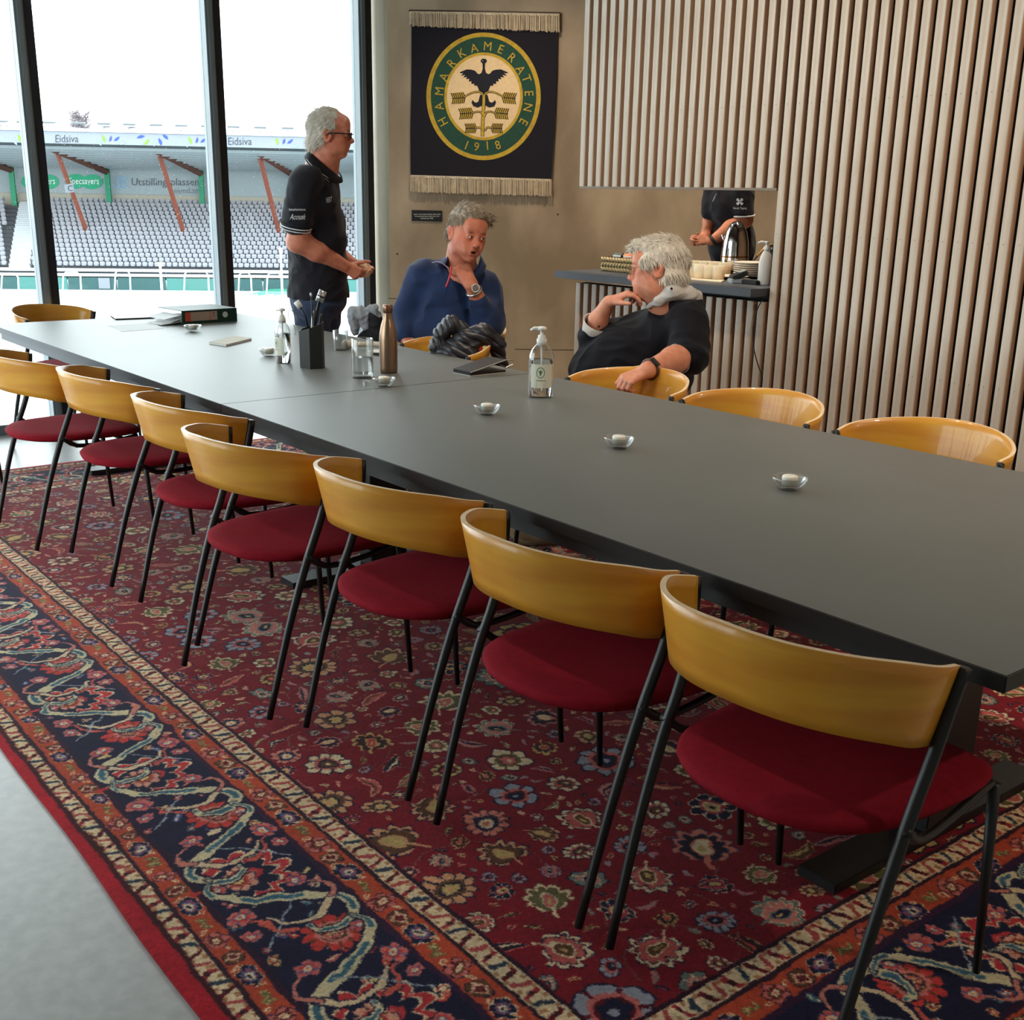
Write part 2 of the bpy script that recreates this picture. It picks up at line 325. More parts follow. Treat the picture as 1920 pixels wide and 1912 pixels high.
# ------------------------------------------------------------------ the rug: woven pattern computed knot by knot
def build_rug():
    X0, X1, Y0, Y1 = -6.2, -.675, .649, 3.9
    h = .0028; W = int((X1-X0)/h); H = int((Y1-Y0)/h)
    RED = (126, 18, 32); NAVY = (25, 23, 52); CREAM = (222, 196, 158); ORA = (176, 70, 44); PINK = (196, 104, 98); TEAL = (62, 100, 118); BRN = (98, 62, 38); GOLD = (196, 164, 104); DRED = (96, 14, 26); BLUE = (70, 90, 140); OLI = (104, 98, 62)
    img = np.zeros((H, W, 3), np.float32)
    yy, xx = np.mgrid[0:H, 0:W]
    x = (xx+.5)*h; y = (yy+.5)*h; Lx = X1-X0; Ly = Y1-Y0
    wob = .004*np.sin(x*2.1+1)+.003*np.sin(y*3.3)
    dx = np.minimum(x, Lx-x); dy = np.minimum(y, Ly-y); e = np.minimum(dx, dy)+wob*(np.minimum(dx, dy) > .02)
    along = np.where(dx < dy, y-Ly/2, x-Lx/2)
    B = [.034, .078, .142, .398, .474, .532]
    img[:] = RED
    img[e < B[5]] = CREAM; img[e < B[4]] = ORA; img[e < B[3]] = NAVY; img[e < B[2]] = ORA; img[e < B[1]] = CREAM; img[e < B[0]] = (158, 22, 34)
    for b, w_, c in [(B[0], .006, (60, 12, 22)), (B[1], .005, (48, 22, 36)), (B[2], .007, (46, 18, 44)), (B[3], .008, (52, 22, 52)), (B[4], .005, (48, 22, 36)), (B[5], .005, (44, 16, 34))]:
        img[np.abs(e-b) < w_] = c
    # cream guards: small angular buds
    for b0, b1 in ((B[0], B[1]), (B[4], B[5])):
        w = (e-b0)/(b1-b0); m = (w > .12) & (w < .88); p = along/.034; k = np.floor(p); q = p-k-.5
        c1 = m & (np.abs(q+(w-.5)*.5*np.where(k % 2 == 0, 1, -1)) < .17) & (np.abs(w-.5) < .36)
        img[c1 & (k % 4 == 0)] = (150, 40, 48); img[c1 & (k % 4 == 1)] = (48, 58, 72); img[c1 & (k % 4 == 2)] = DRED; img[c1 & (k % 4 == 3)] = (170, 74, 70)
        r = np.hypot((q)*.034, (w-.5)*(b1-b0)); img[m & (r < .0075) & (k % 2 == 0)] = (64, 20, 26)
        img[m & (np.abs(np.abs(q)-.42) < .08) & (np.abs(w-.5) > .22)] = (170, 120, 84)
    def stamp(cx, cy, R, fn):
        for sx, sy in ((1, 1),):
            i0, i1 = max(0, int((cx-R)/h)), min(W, int((cx+R)/h)+1); j0, j1 = max(0, int((cy-R)/h)), min(H, int((cy+R)/h)+1)
            if i1 <= i0 or j1 <= j0: return
            u = x[j0:j1, i0:i1]-cx; v = y[j0:j1, i0:i1]-cy; fn(img[j0:j1, i0:i1], u, v)
    def rosette(R, n, cols, rot=0., sc=(1, 1)):
        def fn(im, u, v):
            c, s = math.cos(rot), math.sin(rot); a = (c*u+s*v)/sc[0]; b = (-s*u+c*v)/sc[1]
            r = np.hypot(a, b)/R; th = np.arctan2(b, a); pet = np.abs(np.cos(n*th/2))
            rim = .78+.22*pet
            im[r < rim*1.08] = NAVY if cols[0] != NAVY else CREAM
            im[r < rim] = cols[0]
            im[(r < rim*.97) & (pet < .3) & (r > .45)] = cols[3]
            im[r < .62*(.85+.15*pet)] = cols[1]; im[(r < .44)] = cols[3]; im[(r < .38*(.8+.2*np.abs(np.cos(n*th/2+.7))))] = cols[2]; im[r < .14] = cols[0]
        return fn
    def palmette(R, cols, rot):
        def fn(im, u, v):
            c, s = math.cos(rot), math.sin(rot); a = (c*u+s*v)/R; b = (-s*u+c*v)/R
            r = np.hypot(a*1.0, b*1.15); th = np.arctan2(b, a); f = np.abs(np.sin(5.5*th+PI/2))
            k = np.where(a > -.55, 1, .55)*(.72+.28*f*(a > -.2))
            im[r < k*1.07] = cols[3]; im[r < k] = cols[0]; im[r < k*.8] = cols[3]; im[r < k*.74] = cols[1]
            im[(np.hypot(a-.05, b*1.5) < .42)] = cols[0]; im[(np.hypot(a-.05, b*1.6) < .34)] = cols[2]; im[(np.hypot(a, b*2.2) < .16)] = GOLD
            im[(np.abs(b) < .05) & (a < -.3) & (a > -.95)] = cols[0]
        return fn
    def leaf(R, cols, rot, bend):
        def fn(im, u, v):
            c, s = math.cos(rot), math.sin(rot); a = (c*u+s*v)/R; b = (-s*u+c*v)/R-bend*((c*u+s*v)/R)**2+bend*.35
            wdt = (.24 if R > .024 else .42)*np.clip(1-a*a, 0, 1)*(1+.25*np.abs(np.sin(a*14)))
            im[(np.abs(b) < wdt+.045) & (np.abs(a) < 1)] = cols[0]; im[(np.abs(b) < wdt) & (np.abs(a) < .93)] = cols[1]
            im[(np.abs(b-.06) < wdt*.3) & (np.abs(a) < .8)] = cols[2]
        return fn
    def curve(pts, wd, col, edge=None, dots=None):
        pts = spline(pts, 14)
        for i, p in enumerate(pts):
            w = wd if not callable(wd) else wd(i/len(pts))
            if edge: stamp(p[0], p[1], w*1.45, lambda im, u, v: im.__setitem__(np.hypot(u, v) < w*1.45, edge))
        for i, p in enumerate(pts):
            w = wd if not callable(wd) else wd(i/len(pts))
            stamp(p[0], p[1], w+h, lambda im, u, v: im.__setitem__(np.hypot(u, v) < w, col))
        if dots:
            for i, p in enumerate(pts):
                if (i//9) % 3 != 2:
                    w = (wd if not callable(wd) else wd(i/len(pts)))*.45
                    if w > .002: stamp(p[0], p[1], w+h, lambda im, u, v: im.__setitem__(np.hypot(u, v) < w, dots))
    # border frames: map (a along, w across) of each side to the rug
    sides = [('b', Lx), ('t', Lx), ('l', Ly), ('r', Ly)]
    def mp(side, a, w):
        return {'b': (a, w), 't': (Lx-a, Ly-w), 'l': (w, Ly-a), 'r': (Lx-w, a)}[side]
    ang = {'b': 0, 't': PI, 'l': -PI/2, 'r': PI/2}
    rs = np.random.RandomState(3)
    for sd, L_ in sides:
        # orange guards
        for b0, b1 in ((B[1], B[2]), (B[3], B[4])):
            n = int((L_-2*b1)/.066); st = (L_-2*b0)/n; mid = (b0+b1)/2; R = (b1-b0)*.40
            for k in range(n):
                px_, py_ = mp(sd, b0+st*(k+.5), mid); t = k % 4
                if t == 0: stamp(px_, py_, R*1.5, rosette(R, 6, (NAVY, (150, 80, 96), CREAM, BLUE), ang[sd], (1.25, .85)))
                elif t == 1:
                    for q in (-1, 0, 1): stamp(px_+(q*.013 if sd in 'bt' else 0), py_+(q*.013 if sd in 'lr' else 0), .012, leaf(.0125, (GOLD, OLI, GOLD), ang[sd]+1.1*(1 if q else -1), 0))
                elif t == 2: stamp(px_, py_, R*1.5, rosette(R*.95, 5, (PINK, BRN, CREAM, DRED), ang[sd]+.4))
                else:
                    stamp(px_, py_, R*1.5, rosette(R*.85, 4, (BRN, (206, 150, 130), DRED, CREAM), ang[sd]+.8))
                qx, qy = mp(sd, b0+st*(k+1), mid+.012*(-1)**k); stamp(qx, qy, .012, leaf(.011, (CREAM, CREAM, ORA), ang[sd]+.7*(-1)**k, 0))
        # navy main border
        w0, w1 = B[2], B[3]; mid = (w0+w1)/2; per = .54; n = max(2, round((L_-2*mid)/per)); per = (L_-2*mid)/n
        for k in range(-1, n*30+30):   # small fillers
            a = mid+per*(k+.5)/30; w = mid+rs.uniform(-.118, .118)
            if 0 < a < L_:
                c = [PINK, (206, 66, 58), GOLD, TEAL, CREAM, (150, 40, 50), BLUE][rs.randint(7)]; stamp(*mp(sd, a, w), .024, leaf(rs.uniform(.011, .019), (c, c, CREAM), rs.uniform(0, PI), rs.uniform(-.5, .5)) if k % 2 else rosette(rs.uniform(.011, .018), 5, (c, (190, 60, 54), CREAM, (40, 40, 60)), k*1.3))
        for k in range(n+1):
            a0 = mid+per*k; s_ = 1
            # flower garlands with red serrated bracket
            for q in (0, .5):
                a = a0+per*q
                if a > L_-mid*.6: continue
                o = .035*(1 if q else -1)
                cx_, cy_ = mp(sd, a+per*.02, mid+o)
                if q == 0:
                    stamp(cx_, cy_, .13, palmette(.118, ((186, 52, 58), NAVY, (200, 92, 84), CREAM), ang[sd]+PI/2))
                    stamp(cx_, cy_, .07, rosette(.05, 9, ((214, 150, 128), (190, 60, 60), (222, 180, 110), BRN), ang[sd], (1, .8)))
                else:
                    stamp(cx_, cy_, .13, rosette(.066, 11, ((196, 60, 54), (206, 120, 112), CREAM, BRN), ang[sd]))
                    stamp(cx_, cy_, .03, rosette(.024, 6, (PINK, GOLD, CREAM, DRED), 0))
        for k in range(n+1):
            a0 = mid+per*k
            for q, sg in ((.25, 1), (.75, -1)):
                a = a0+per*q
                if a > L_-mid: continue
                sp = [(-.25, -.092), (-.17, -.112), (-.08, -.06), (0, .03), (.07, .096), (.15, .112), (.22, .07), (.205, .015), (.16, .01)]
                curve([mp(sd, a+u*per*1.15, mid+sg*v) for u, v in sp], lambda t: .005+.0105*math.sin(PI*min(1, t*1.05)), (206, 190, 152), NAVY, TEAL)
                sp = [(.07, .088), (.13, .04), (.11, -.03), (.05, -.06)]
                curve([mp(sd, a+u*per*1.15, mid+sg*v) for u, v in sp], lambda t: .0095-.006*t, (214, 186, 150), NAVY)
                curve([mp(sd, a+u*per, mid+sg*v) for u, v in [(.07, .09), (.02, .115), (-.05, .1), (-.08, .06)]], lambda t: .0075-.005*t, (196, 120, 104), NAVY)
                curve([mp(sd, a+u*per, mid+sg*v) for u, v in [(.18, -.02), (.13, -.06), (.06, -.07), (.04, -.1)]], lambda t: .006-.004*t, (200, 90, 76), NAVY)
                sp = [(0, .03), (.07, -.02), (.16, -.06), (.24, -.1)]
                curve([mp(sd, a+u*per, mid+sg*v) for u, v in sp], .0028, (150, 160, 160))
                for u, v, R in ((.0, -.095, .03), (.12, -.1, .022), (-.1, .06, .026), (.3, .09, .02)):
                    stamp(*mp(sd, a+u*per, mid+sg*v), R*1.5, rosette(R, 5 if R > .025 else 6, ((PINK, (206, 60, 52), CREAM, BLUE), (GOLD, BRN, CREAM, (196, 60, 52)))[int(R*1000) % 2], u*9))
    # field: mirrored garden of flowers on spiralling stems
    fx0, fx1, fy0, fy1 = B[5], Lx-B[5], B[5], Ly-B[5]; mx, my = Lx/2, Ly/2
    fld = (e > B[5]+.006)
    keep = img.copy()
    def four(fn):
        for sx in (1, -1):
            for sy in (1, -1): fn(sx, sy)
    qx, qy = (fx1-fx0)/2, (fy1-fy0)/2
    stems = []
    for k in range(30):
        cx_, cy_ = rs.uniform(0, qx), rs.uniform(0, qy); R = rs.uniform(.1, .24); a0 = rs.uniform(0, 6.28); sg = rs.choice([-1, 1])
        stems.append([(cx_+R*(1-.6*t)*math.cos(a0+sg*t*4.6), cy_+R*(1-.6*t)*math.sin(a0+sg*t*4.6)) for t in np.linspace(0, 1, 9)])
    def st(sx, sy):
        for s_ in stems: curve([(mx+sx*p[0], my+sy*p[1]) for p in s_], .0019, (120, 96, 86))
    four(st)
    # poisson-like spread of motifs in one quarter
    pts = []; sizes = []
    def place(R, tries, lim):
        c = 0
        for _ in range(tries):
            p = (rs.uniform(0, qx), rs.uniform(0, qy))
            if all((p[0]-q[0])**2+(p[1]-q[1])**2 > ((R+r)*1.02)**2 for q, r in zip(pts, sizes)):
                pts.append(p); sizes.append(R); c += 1
                if c >= lim: return
    for R, t, l in ((.092, 500, 14), (.068, 1400, 34), (.047, 3500, 80), (.032, 6000, 170), (.021, 9000, 330), (.0125, 12000, 620)): place(R, t, l)
    pal = [(CREAM, (190, 90, 84), BRN, NAVY), (GOLD, (60, 34, 34), (186, 70, 62), DRED), ((206, 120, 100), (40, 26, 44), CREAM, (60, 60, 90)), ((112, 122, 112), (196, 120, 110), NAVY, CREAM), ((206, 150, 110), BRN, GOLD, NAVY), (NAVY, (170, 60, 66), GOLD, CREAM), (CREAM, OLI, PINK, BRN), ((150, 150, 160), PINK, NAVY, DRED)]
    spec = [(rs.randint(len(pal)), rs.uniform(0, 6.28), rs.randint(0, 4), rs.uniform(-.6, .6), rs.randint(6, 14)) for _ in pts]
    def fl(sx, sy):
        for (px_, py_), R, (c, a, t, bd, n) in zip(pts, sizes, spec):
            cx_, cy_ = mx+sx*px_, my+sy*py_; cc = pal[c]
            a2 = math.atan2(sy*math.sin(a), sx*math.cos(a))
            if R > .06: f = palmette(R*.95, cc, a2) if t < 2 else rosette(R*.86, n, cc, a2)
            elif R > .03: f = (rosette(R*.88, n, cc, a2, (1, .85)) if t < 2 else leaf(R*1.12, (cc[0], cc[1], cc[2]), a2, bd*sx*sy)) if t != 3 else palmette(R*.95, cc, a2)
            elif R > .018: f = rosette(R*.85, min(n, 7), cc, a2) if t < 2 else leaf(R*1.15, (cc[0], cc[1], cc[0]), a2, bd)
            else: f = leaf(R, (cc[0], cc[0], cc[1]), a2, bd)
            stamp(cx_, cy_, R*1.25, f)
    four(fl)
    img[~fld] = keep[~fld]
    # abrash and knot grain: wool takes dye unevenly
    n = np.random.RandomState(5); g = n.normal(0, 1, (H, W, 1)).astype(np.float32)
    low = n.normal(0, 1, (H//24+2, W//24+2)).astype(np.float32); lo = np.kron(low, np.ones((24, 24), np.float32))[:H, :W]
    img = img*(1+.055*g+.02*lo[..., None])+g*2.5
    # hand-woven drawing: lines wander by a knot or two
    def wn(s0, a):
        g_ = n.normal(0, 1, (H//s0+3, W//s0+3)).astype(np.float32); fy = yy/s0; fx_ = xx/s0; i0 = fy.astype(int); j0 = fx_.astype(int); u_ = fx_-j0; v_ = fy-i0; u_ = u_*u_*(3-2*u_); v_ = v_*v_*(3-2*v_)
        return a*((g_[i0, j0]*(1-u_)+g_[i0, j0+1]*u_)*(1-v_)+(g_[i0+1, j0]*(1-u_)+g_[i0+1, j0+1]*u_)*v_)
    edge_ = np.clip(np.min([np.abs(e-b) for b in B], 0)/.02, .25, 1); wx = (wn(6, .9)+wn(16, 1.5))*edge_; wy = (wn(6, .9)+wn(16, 1.5))*edge_; img = img[np.clip((yy+wy).astype(int), 0, H-1), np.clip((xx+wx).astype(int), 0, W-1)]
    # slightly irregular knots: jitter lookups
    jx = np.clip(xx+n.randint(-1, 2, (H, W)), 0, W-1); jy = np.clip(yy+n.randint(-1, 2, (H, W)), 0, H-1); img = .6*img+.4*img[jy, jx]
    img = np.clip(img/255, 0, 1)**1.03*.98
    im = bpy.data.images.new('woven_pattern', W, H); px_ = np.ones((H, W, 4), np.float32); px_[..., :3] = img; im.pixels.foreach_set(px_.ravel()); im.update(); im.pack()
    m = bpy.data.materials.new('wool_pile'); m.use_nodes = True; N = m.node_tree.nodes; L = m.node_tree.links; b = N['Principled BSDF']
    tc_ = N.new('ShaderNodeTexCoord'); mpn = N.new('ShaderNodeMapping'); mpn.inputs['Scale'].default_value = (1/Lx, 1/Ly, 1); L.new(tc_.outputs['Object'], mpn.inputs[0])
    ti = N.new('ShaderNodeTexImage'); ti.image = im; ti.extension = 'EXTEND'; L.new(mpn.outputs[0], ti.inputs[0]); L.new(ti.outputs[0], b.inputs['Base Color'])
    b.inputs['Roughness'].default_value = .95; b.inputs['Sheen Weight'].default_value = .05; b.inputs['Sheen Roughness'].default_value = .5; b.inputs['Specular IOR Level'].default_value = .15
    nz = N.new('ShaderNodeTexNoise'); nz.inputs['Scale'].default_value = 330; L.new(tc_.outputs['Object'], nz.inputs['Vector'])
    bp = N.new('ShaderNodeBump'); bp.inputs['Strength'].default_value = .35; bp.inputs['Distance'].default_value = .003; L.new(nz.outputs['Fac'], bp.inputs['Height']); L.new(bp.outputs[0], b.inputs['Normal'])
    # gently waving edges
    nx, ny = 140, 84; V = []; F = []
    def zt(u, v): return .011+.0012*math.sin(u*5+v*3)
    def exy(i, j):
        u, v = i/nx*Lx, j/ny*Ly
        if j in (0, ny): v += .006*math.sin(u*2.4)+.003*math.sin(u*7)
        if i in (0, nx): u += .006*math.sin(v*2.8)
        return u, v
    for j in range(ny+1):
        for i in range(nx+1): u, v = exy(i, j); V.append((u, v, zt(u, v)))
    F = [(j*(nx+1)+i, j*(nx+1)+i+1, (j+1)*(nx+1)+i+1, (j+1)*(nx+1)+i) for j in range(ny) for i in range(nx)]
    rim = [j for j in range(nx+1)]+[k*(nx+1)+nx for k in range(1, ny+1)]+[ny*(nx+1)+i for i in range(nx-1, -1, -1)]+[k*(nx+1) for k in range(ny-1, 0, -1)]
    n0 = len(V); V += [(V[r][0], V[r][1], 0.001) for r in rim]; nr = len(rim)
    F += [(rim[i], n0+i, n0+(i+1) % nr, rim[(i+1) % nr]) for i in range(nr)]
    t = mesh('persian_rug', V, F, m, None, True); t.location = (X0, Y0, 0)
    props(t, 'large red persian wool rug with navy floral border under the long table', 'rug')
build_rug()
# ------------------------------------------------------------------ table
TZ = .73; TX0, TX1, TY0, TY1 = -6.42, -.81, 1.605, 2.95
M_top = mat('dark_laminate', (104, 106, 102), .46, noise=(3, .3), col2=(96, 98, 94), bump=(900, .05, .0005), spec=.9)
M_topedge = mat('black_edge', (22, 22, 21), .45)
M_frame = mat('black_steel', (20, 21, 22), .42, spec=.5)
t = thing('conference_table', (-3.6, 2.28, 0), 'very long dark grey conference table in two halves on three black trestles', 'table')
def wb(): return MB()
for x0, x1 in ((TX0, -3.6212), (-3.6192, TX1)):
    mb = MB(); mb.bbox(x0, x1, TY0, TY1, TZ-.03, TZ, .0015); o = mb.out('tabletop', M_top, t, world=True); o.data.materials.append(M_topedge)
    for p in o.data.polygons:
        if p.normal.z < .9: p.material_index = 1
MB().box(TX0+.12, TX1-.12, TY0+.02, TY0+.05, TZ-.065, TZ-.0305).box(TX0+.12, TX1-.12, TY1-.05, TY1-.02, TZ-.065, TZ-.0305).box(TX0+.1, TX0+.14, TY0+.05, TY1-.05, TZ-.065, TZ-.0305).box(TX1-.14, TX1-.1, TY0+.05, TY1-.05, TZ-.065, TZ-.0305).out('underframe', M_frame, t, world=True)
for x in (-5.86, -3.70, -1.285):
    o = MB().bbox(x-.05, x+.05, 1.86, 2.7, .0142, .038, .002).out('foot_bar', M_frame, t, world=True)
    MB().bbox(x-.045, x+.045, 2.2, 2.36, .038, TZ-.0655, .003).out('leg', M_frame, t, world=True)

# ------------------------------------------------------------------ chairs
M_ply = mat('oiled_oak_plywood', (218, 160, 50), .36, noise=(2.6, .2), col2=(198, 128, 38), stretch=(1.2, 1.2, 9), bump=(60, .05, .0005), coat=.25)
M_plye = mat('pale_plywood_edge', (244, 220, 184), .4, noise=(40, .3), col2=(226, 190, 144), stretch=(1, 1, 8))  # pale ply edge, its colour lightened further to paint in the edge highlight
M_seat = mat('red_wool_felt', (134, 22, 36), .9, noise=(60, .25), col2=(120, 18, 31), bump=(500, .2, .0008), spec=.12)
def chair_parts():
    t = thing('dining_chair', (0, 0, 0), 'x', 'chair')
    # band: plan curves for the top and the bottom edge
    top = [(-.277, .205), (-.279, .150), (-.256, .100), (-.2, .035), (-.13, -.012), (-.06, -.034), (0, -.038)]; top = [(x*.968, y) for x, y in top]; top += [(-x, y) for x, y in top[-2::-1]]
    bot = [(-.246, .188), (-.244, .138), (-.224, .100), (-.174, .052), (-.112, .016), (-.055, -.002), (0, -.006)]; bot += [(-x, y) for x, y in bot[-2::-1]]
    tp = spline(top, 5); bt = spline(bot, 5); n = len(tp); th = .0105; rows = 6
    V = []; F = []
    for side in (0, 1):
        for i in range(n):
            a = np.array([*tp[i], .727+.045*math.sin(PI*i/(n-1))]); b = np.array([*bt[i], .587+.043*math.sin(PI*i/(n-1))])
            d = np.array([*(tp[min(i+1, n-1)]-tp[max(i-1, 0)]), 0]); nrm = np.cross(d, [0, 0, 1]); nrm /= np.linalg.norm(nrm)
            for k in range(rows+1): V.append(b+(a-b)*k/rows+nrm*(th/2 if side else -th/2))
    R = rows+1
    for i in range(n-1):
        for k in range(rows): F.append((i*R+k, i*R+k+1, (i+1)*R+k+1, (i+1)*R+k)); F.append((n*R+i*R+k, n*R+(i+1)*R+k, n*R+(i+1)*R+k+1, n*R+i*R+k+1))
    e0 = len(F)
    for i in range(n-1): F.append((i*R+rows, n*R+i*R+rows, n*R+(i+1)*R+rows, (i+1)*R+rows)); F.append((i*R, (i+1)*R, n*R+(i+1)*R, n*R+i*R))
    for i in (0, n-1):
        for k in range(rows): F.append((i*R+k, n*R+i*R+k, n*R+i*R+k+1, i*R+k+1))
    o = mesh('backrest', V, F, M_ply, t, True); o.data.materials.append(M_plye)
    for i, p in enumerate(o.data.polygons):
        if i >= e0: p.material_index = 1; p.use_smooth = False
    # seat pad
    out = [(-.10, .028), (-.17, .07), (-.215, .14), (-.235, .24), (-.243, .36), (-.232, .45), (-.19, .482), (-.09, .492), (0, .494)]
    out += [(-x, y) for x, y in out[-2::-1]]+[(.05, .018), (0, .014), (-.05, .018)]
    op = [np.array(p) for p in spline(out+[out[0]], 4)[:-1]]; c = np.array([0, .25]); V = []; F = []; m_ = len(op)
    prof = [(.93, .428), (.985, .432), (1.0, .441), (.992, .449), (.955, .4545), (.8, .4585), (.45, .4565), (0, .454)]
    for s_, z in prof:
        for p in op: q = c+(p-c)*s_; V.append((q[0], q[1], z-.012*max(0, (.2-abs(q[1]-.25)))*s_*0))
    for k in range(len(prof)-1):
        for i in range(m_): F.append((k*m_+i, k*m_+(i+1) % m_, (k+1)*m_+(i+1) % m_, (k+1)*m_+i))
    F.append(tuple(range(m_))[::-1]); mesh('seat', V, F, M_seat, t, True)
    for s_ in (-1, 1):
        path = [(s_*.2765, .213, .722), (s_*.267, .203, .655), (s_*.260, .188, .58), (s_*.256, .158, .50), (s_*.256, .124, .42), (s_*.253, .066, .25), (s_*.247, .0, .012)]
        MB().tube(spline(path, 3), [.0115]*12+[.0115, .0112, .0106, .0102, .0098, .0094, .009], 10).out('leg', M_frame, t, True)
        MB().tube([(s_*.228, .47, .418), (s_*.231, .485, .22), (s_*.234, .5, .012)], [.0115, .0095, .0075], 8).out('leg', M_frame, t, True)
        MB().tube(spline([(s_*.262, .13, .46), (s_*.25, .2, .415), (s_*.236, .34, .412), (s_*.228, .455, .425)], 3), .0085, 8).out('seat_rail', M_frame, t, True)
    MB().tube([(-.24, .2, .413), (.24, .2, .413)], .009, 8).tube([(-.232, .40, .413), (.232, .40, .413)], .009, 8).out('crossbar', M_frame, t, True)
    return t
G_near = 'dining chairs along the near side of the table'; G_far = 'dining chairs along the far side of the table'
near = [(-1.132, 1.352, 1.2, 'red seated oak backed chair nearest the camera, backrest large at lower right', G_near),
 (-1.712, 1.340, .4, 'red seated oak backed chair, next to the one nearest the camera', G_near),
 (-2.338, 1.342, .8, 'red seated oak backed chair, third from right in near row', G_near),
 (-2.935, 1.262, 4.5, 'red seated oak backed chair pulled slightly out, middle of the near row', G_near),
 (-3.561, 1.344, -.5, 'red seated chair in the near row just left of the pulled out middle one', G_near),
 (-4.280, 1.332, -1.8, 'red seated oak backed chair, second from the left in the near row', G_near),
 (-4.880, 1.232, 1.5, 'red seated oak backed chair cut by the left picture edge beside the table corner', G_near),
 (-6.93, 1.96, -57.3, 'orange oak backed chair at the window end of the table', None),
 (-6.07, .93, 3, 'chair almost wholly beyond the left picture edge, one thin front leg in view', None),
 (-1.885, 3.185, 180, 'glossy yellow oak backed chair at far side, rightmost against the white slats', G_far),
 (-2.545, 3.185, 180, 'glossy yellow oak backed chair at far side, left of the rightmost one', G_far),
 (-3.16, 3.185, 182, 'oak backed far side chair under the forearm of the man in black jumper', G_far),
 (-4.37, 3.19, 179, 'oak backed chair at far side with a dark puffer jacket hung over its back', G_far),
 (-5.62, 4.05, 165, 'dark jacket covered chair behind the steel bottle beside the standing man', None)]
base = None
for x, y, a, lab, g in near:
    z = .0128 if x > -6.2 else 0
    if base is None: base = o = chair_parts()
    else: o = copy_tree(base)
    o.location = (x, y, z); o.rotation_euler = (0, 0, math.radians(a)); o['label'] = lab
    if g: o['group'] = g
    elif 'group' in o: del o['group']

# ------------------------------------------------------------------ things on the table
def glassm(name='clear_glass', col=(250, 252, 252), rough=.0, ior=1.45): return mat(name, col, rough, trans=1, ior=ior)
M_cg = thin_glass('clear_glass'); M_wax = mat('white_wax', (236, 232, 218), .5, sss=.3); M_water = glassm('water', (252, 253, 253), 0, 1.16)
M_white = mat('white_plastic', (226, 226, 220), .4); M_chrome = mat('polished_chrome', (220, 220, 220), .06, 1)
cands = [(-5.602, 2.358, 'by the green binder near the window'), (-4.596, 2.273, 'left of the pump bottle beside the pen holder'), (-3.651, 2.264, 'at the foot of the water glass'), (-2.986, 2.243, 'between tumbler and lone pump bottle'), (-2.361, 2.246, 'alone in the middle of the near half of the table'), (-1.763, 2.264, 'nearest the near right end of the table')]
base = None
for x, y, w in cands:
    if base is None:
        base = o = thing('tealight_holder', (0, 0, 0), 'x', 'candle', 'tealights in glass bowls along the table')
        MB().lathe([(0, .0), (.02, 0), (.027, .004), (.036, .014), (.0425, .026), (.044, .031), (.0425, .033), (.039, .031), (.034, .02), (.0275, .0125), (.022, .011), (0, .011)], 28).out('glass_bowl', M_cg, o, True)
        c = MB().lathe([(0, .012), (.0195, .012), (.0195, .034), (.018, .036), (.006, .0345), (0, .0345)], 20).out('candle', M_wax, o, True)
        MB().tube([(0, 0, .034), (.001, 0, .041)], .0009, 5).out('wick', M_white, c)
    else: o = copy_tree(base)
    o.location = (x, y, TZ); o['label'] = 'glass bowl with white tealight, '+w

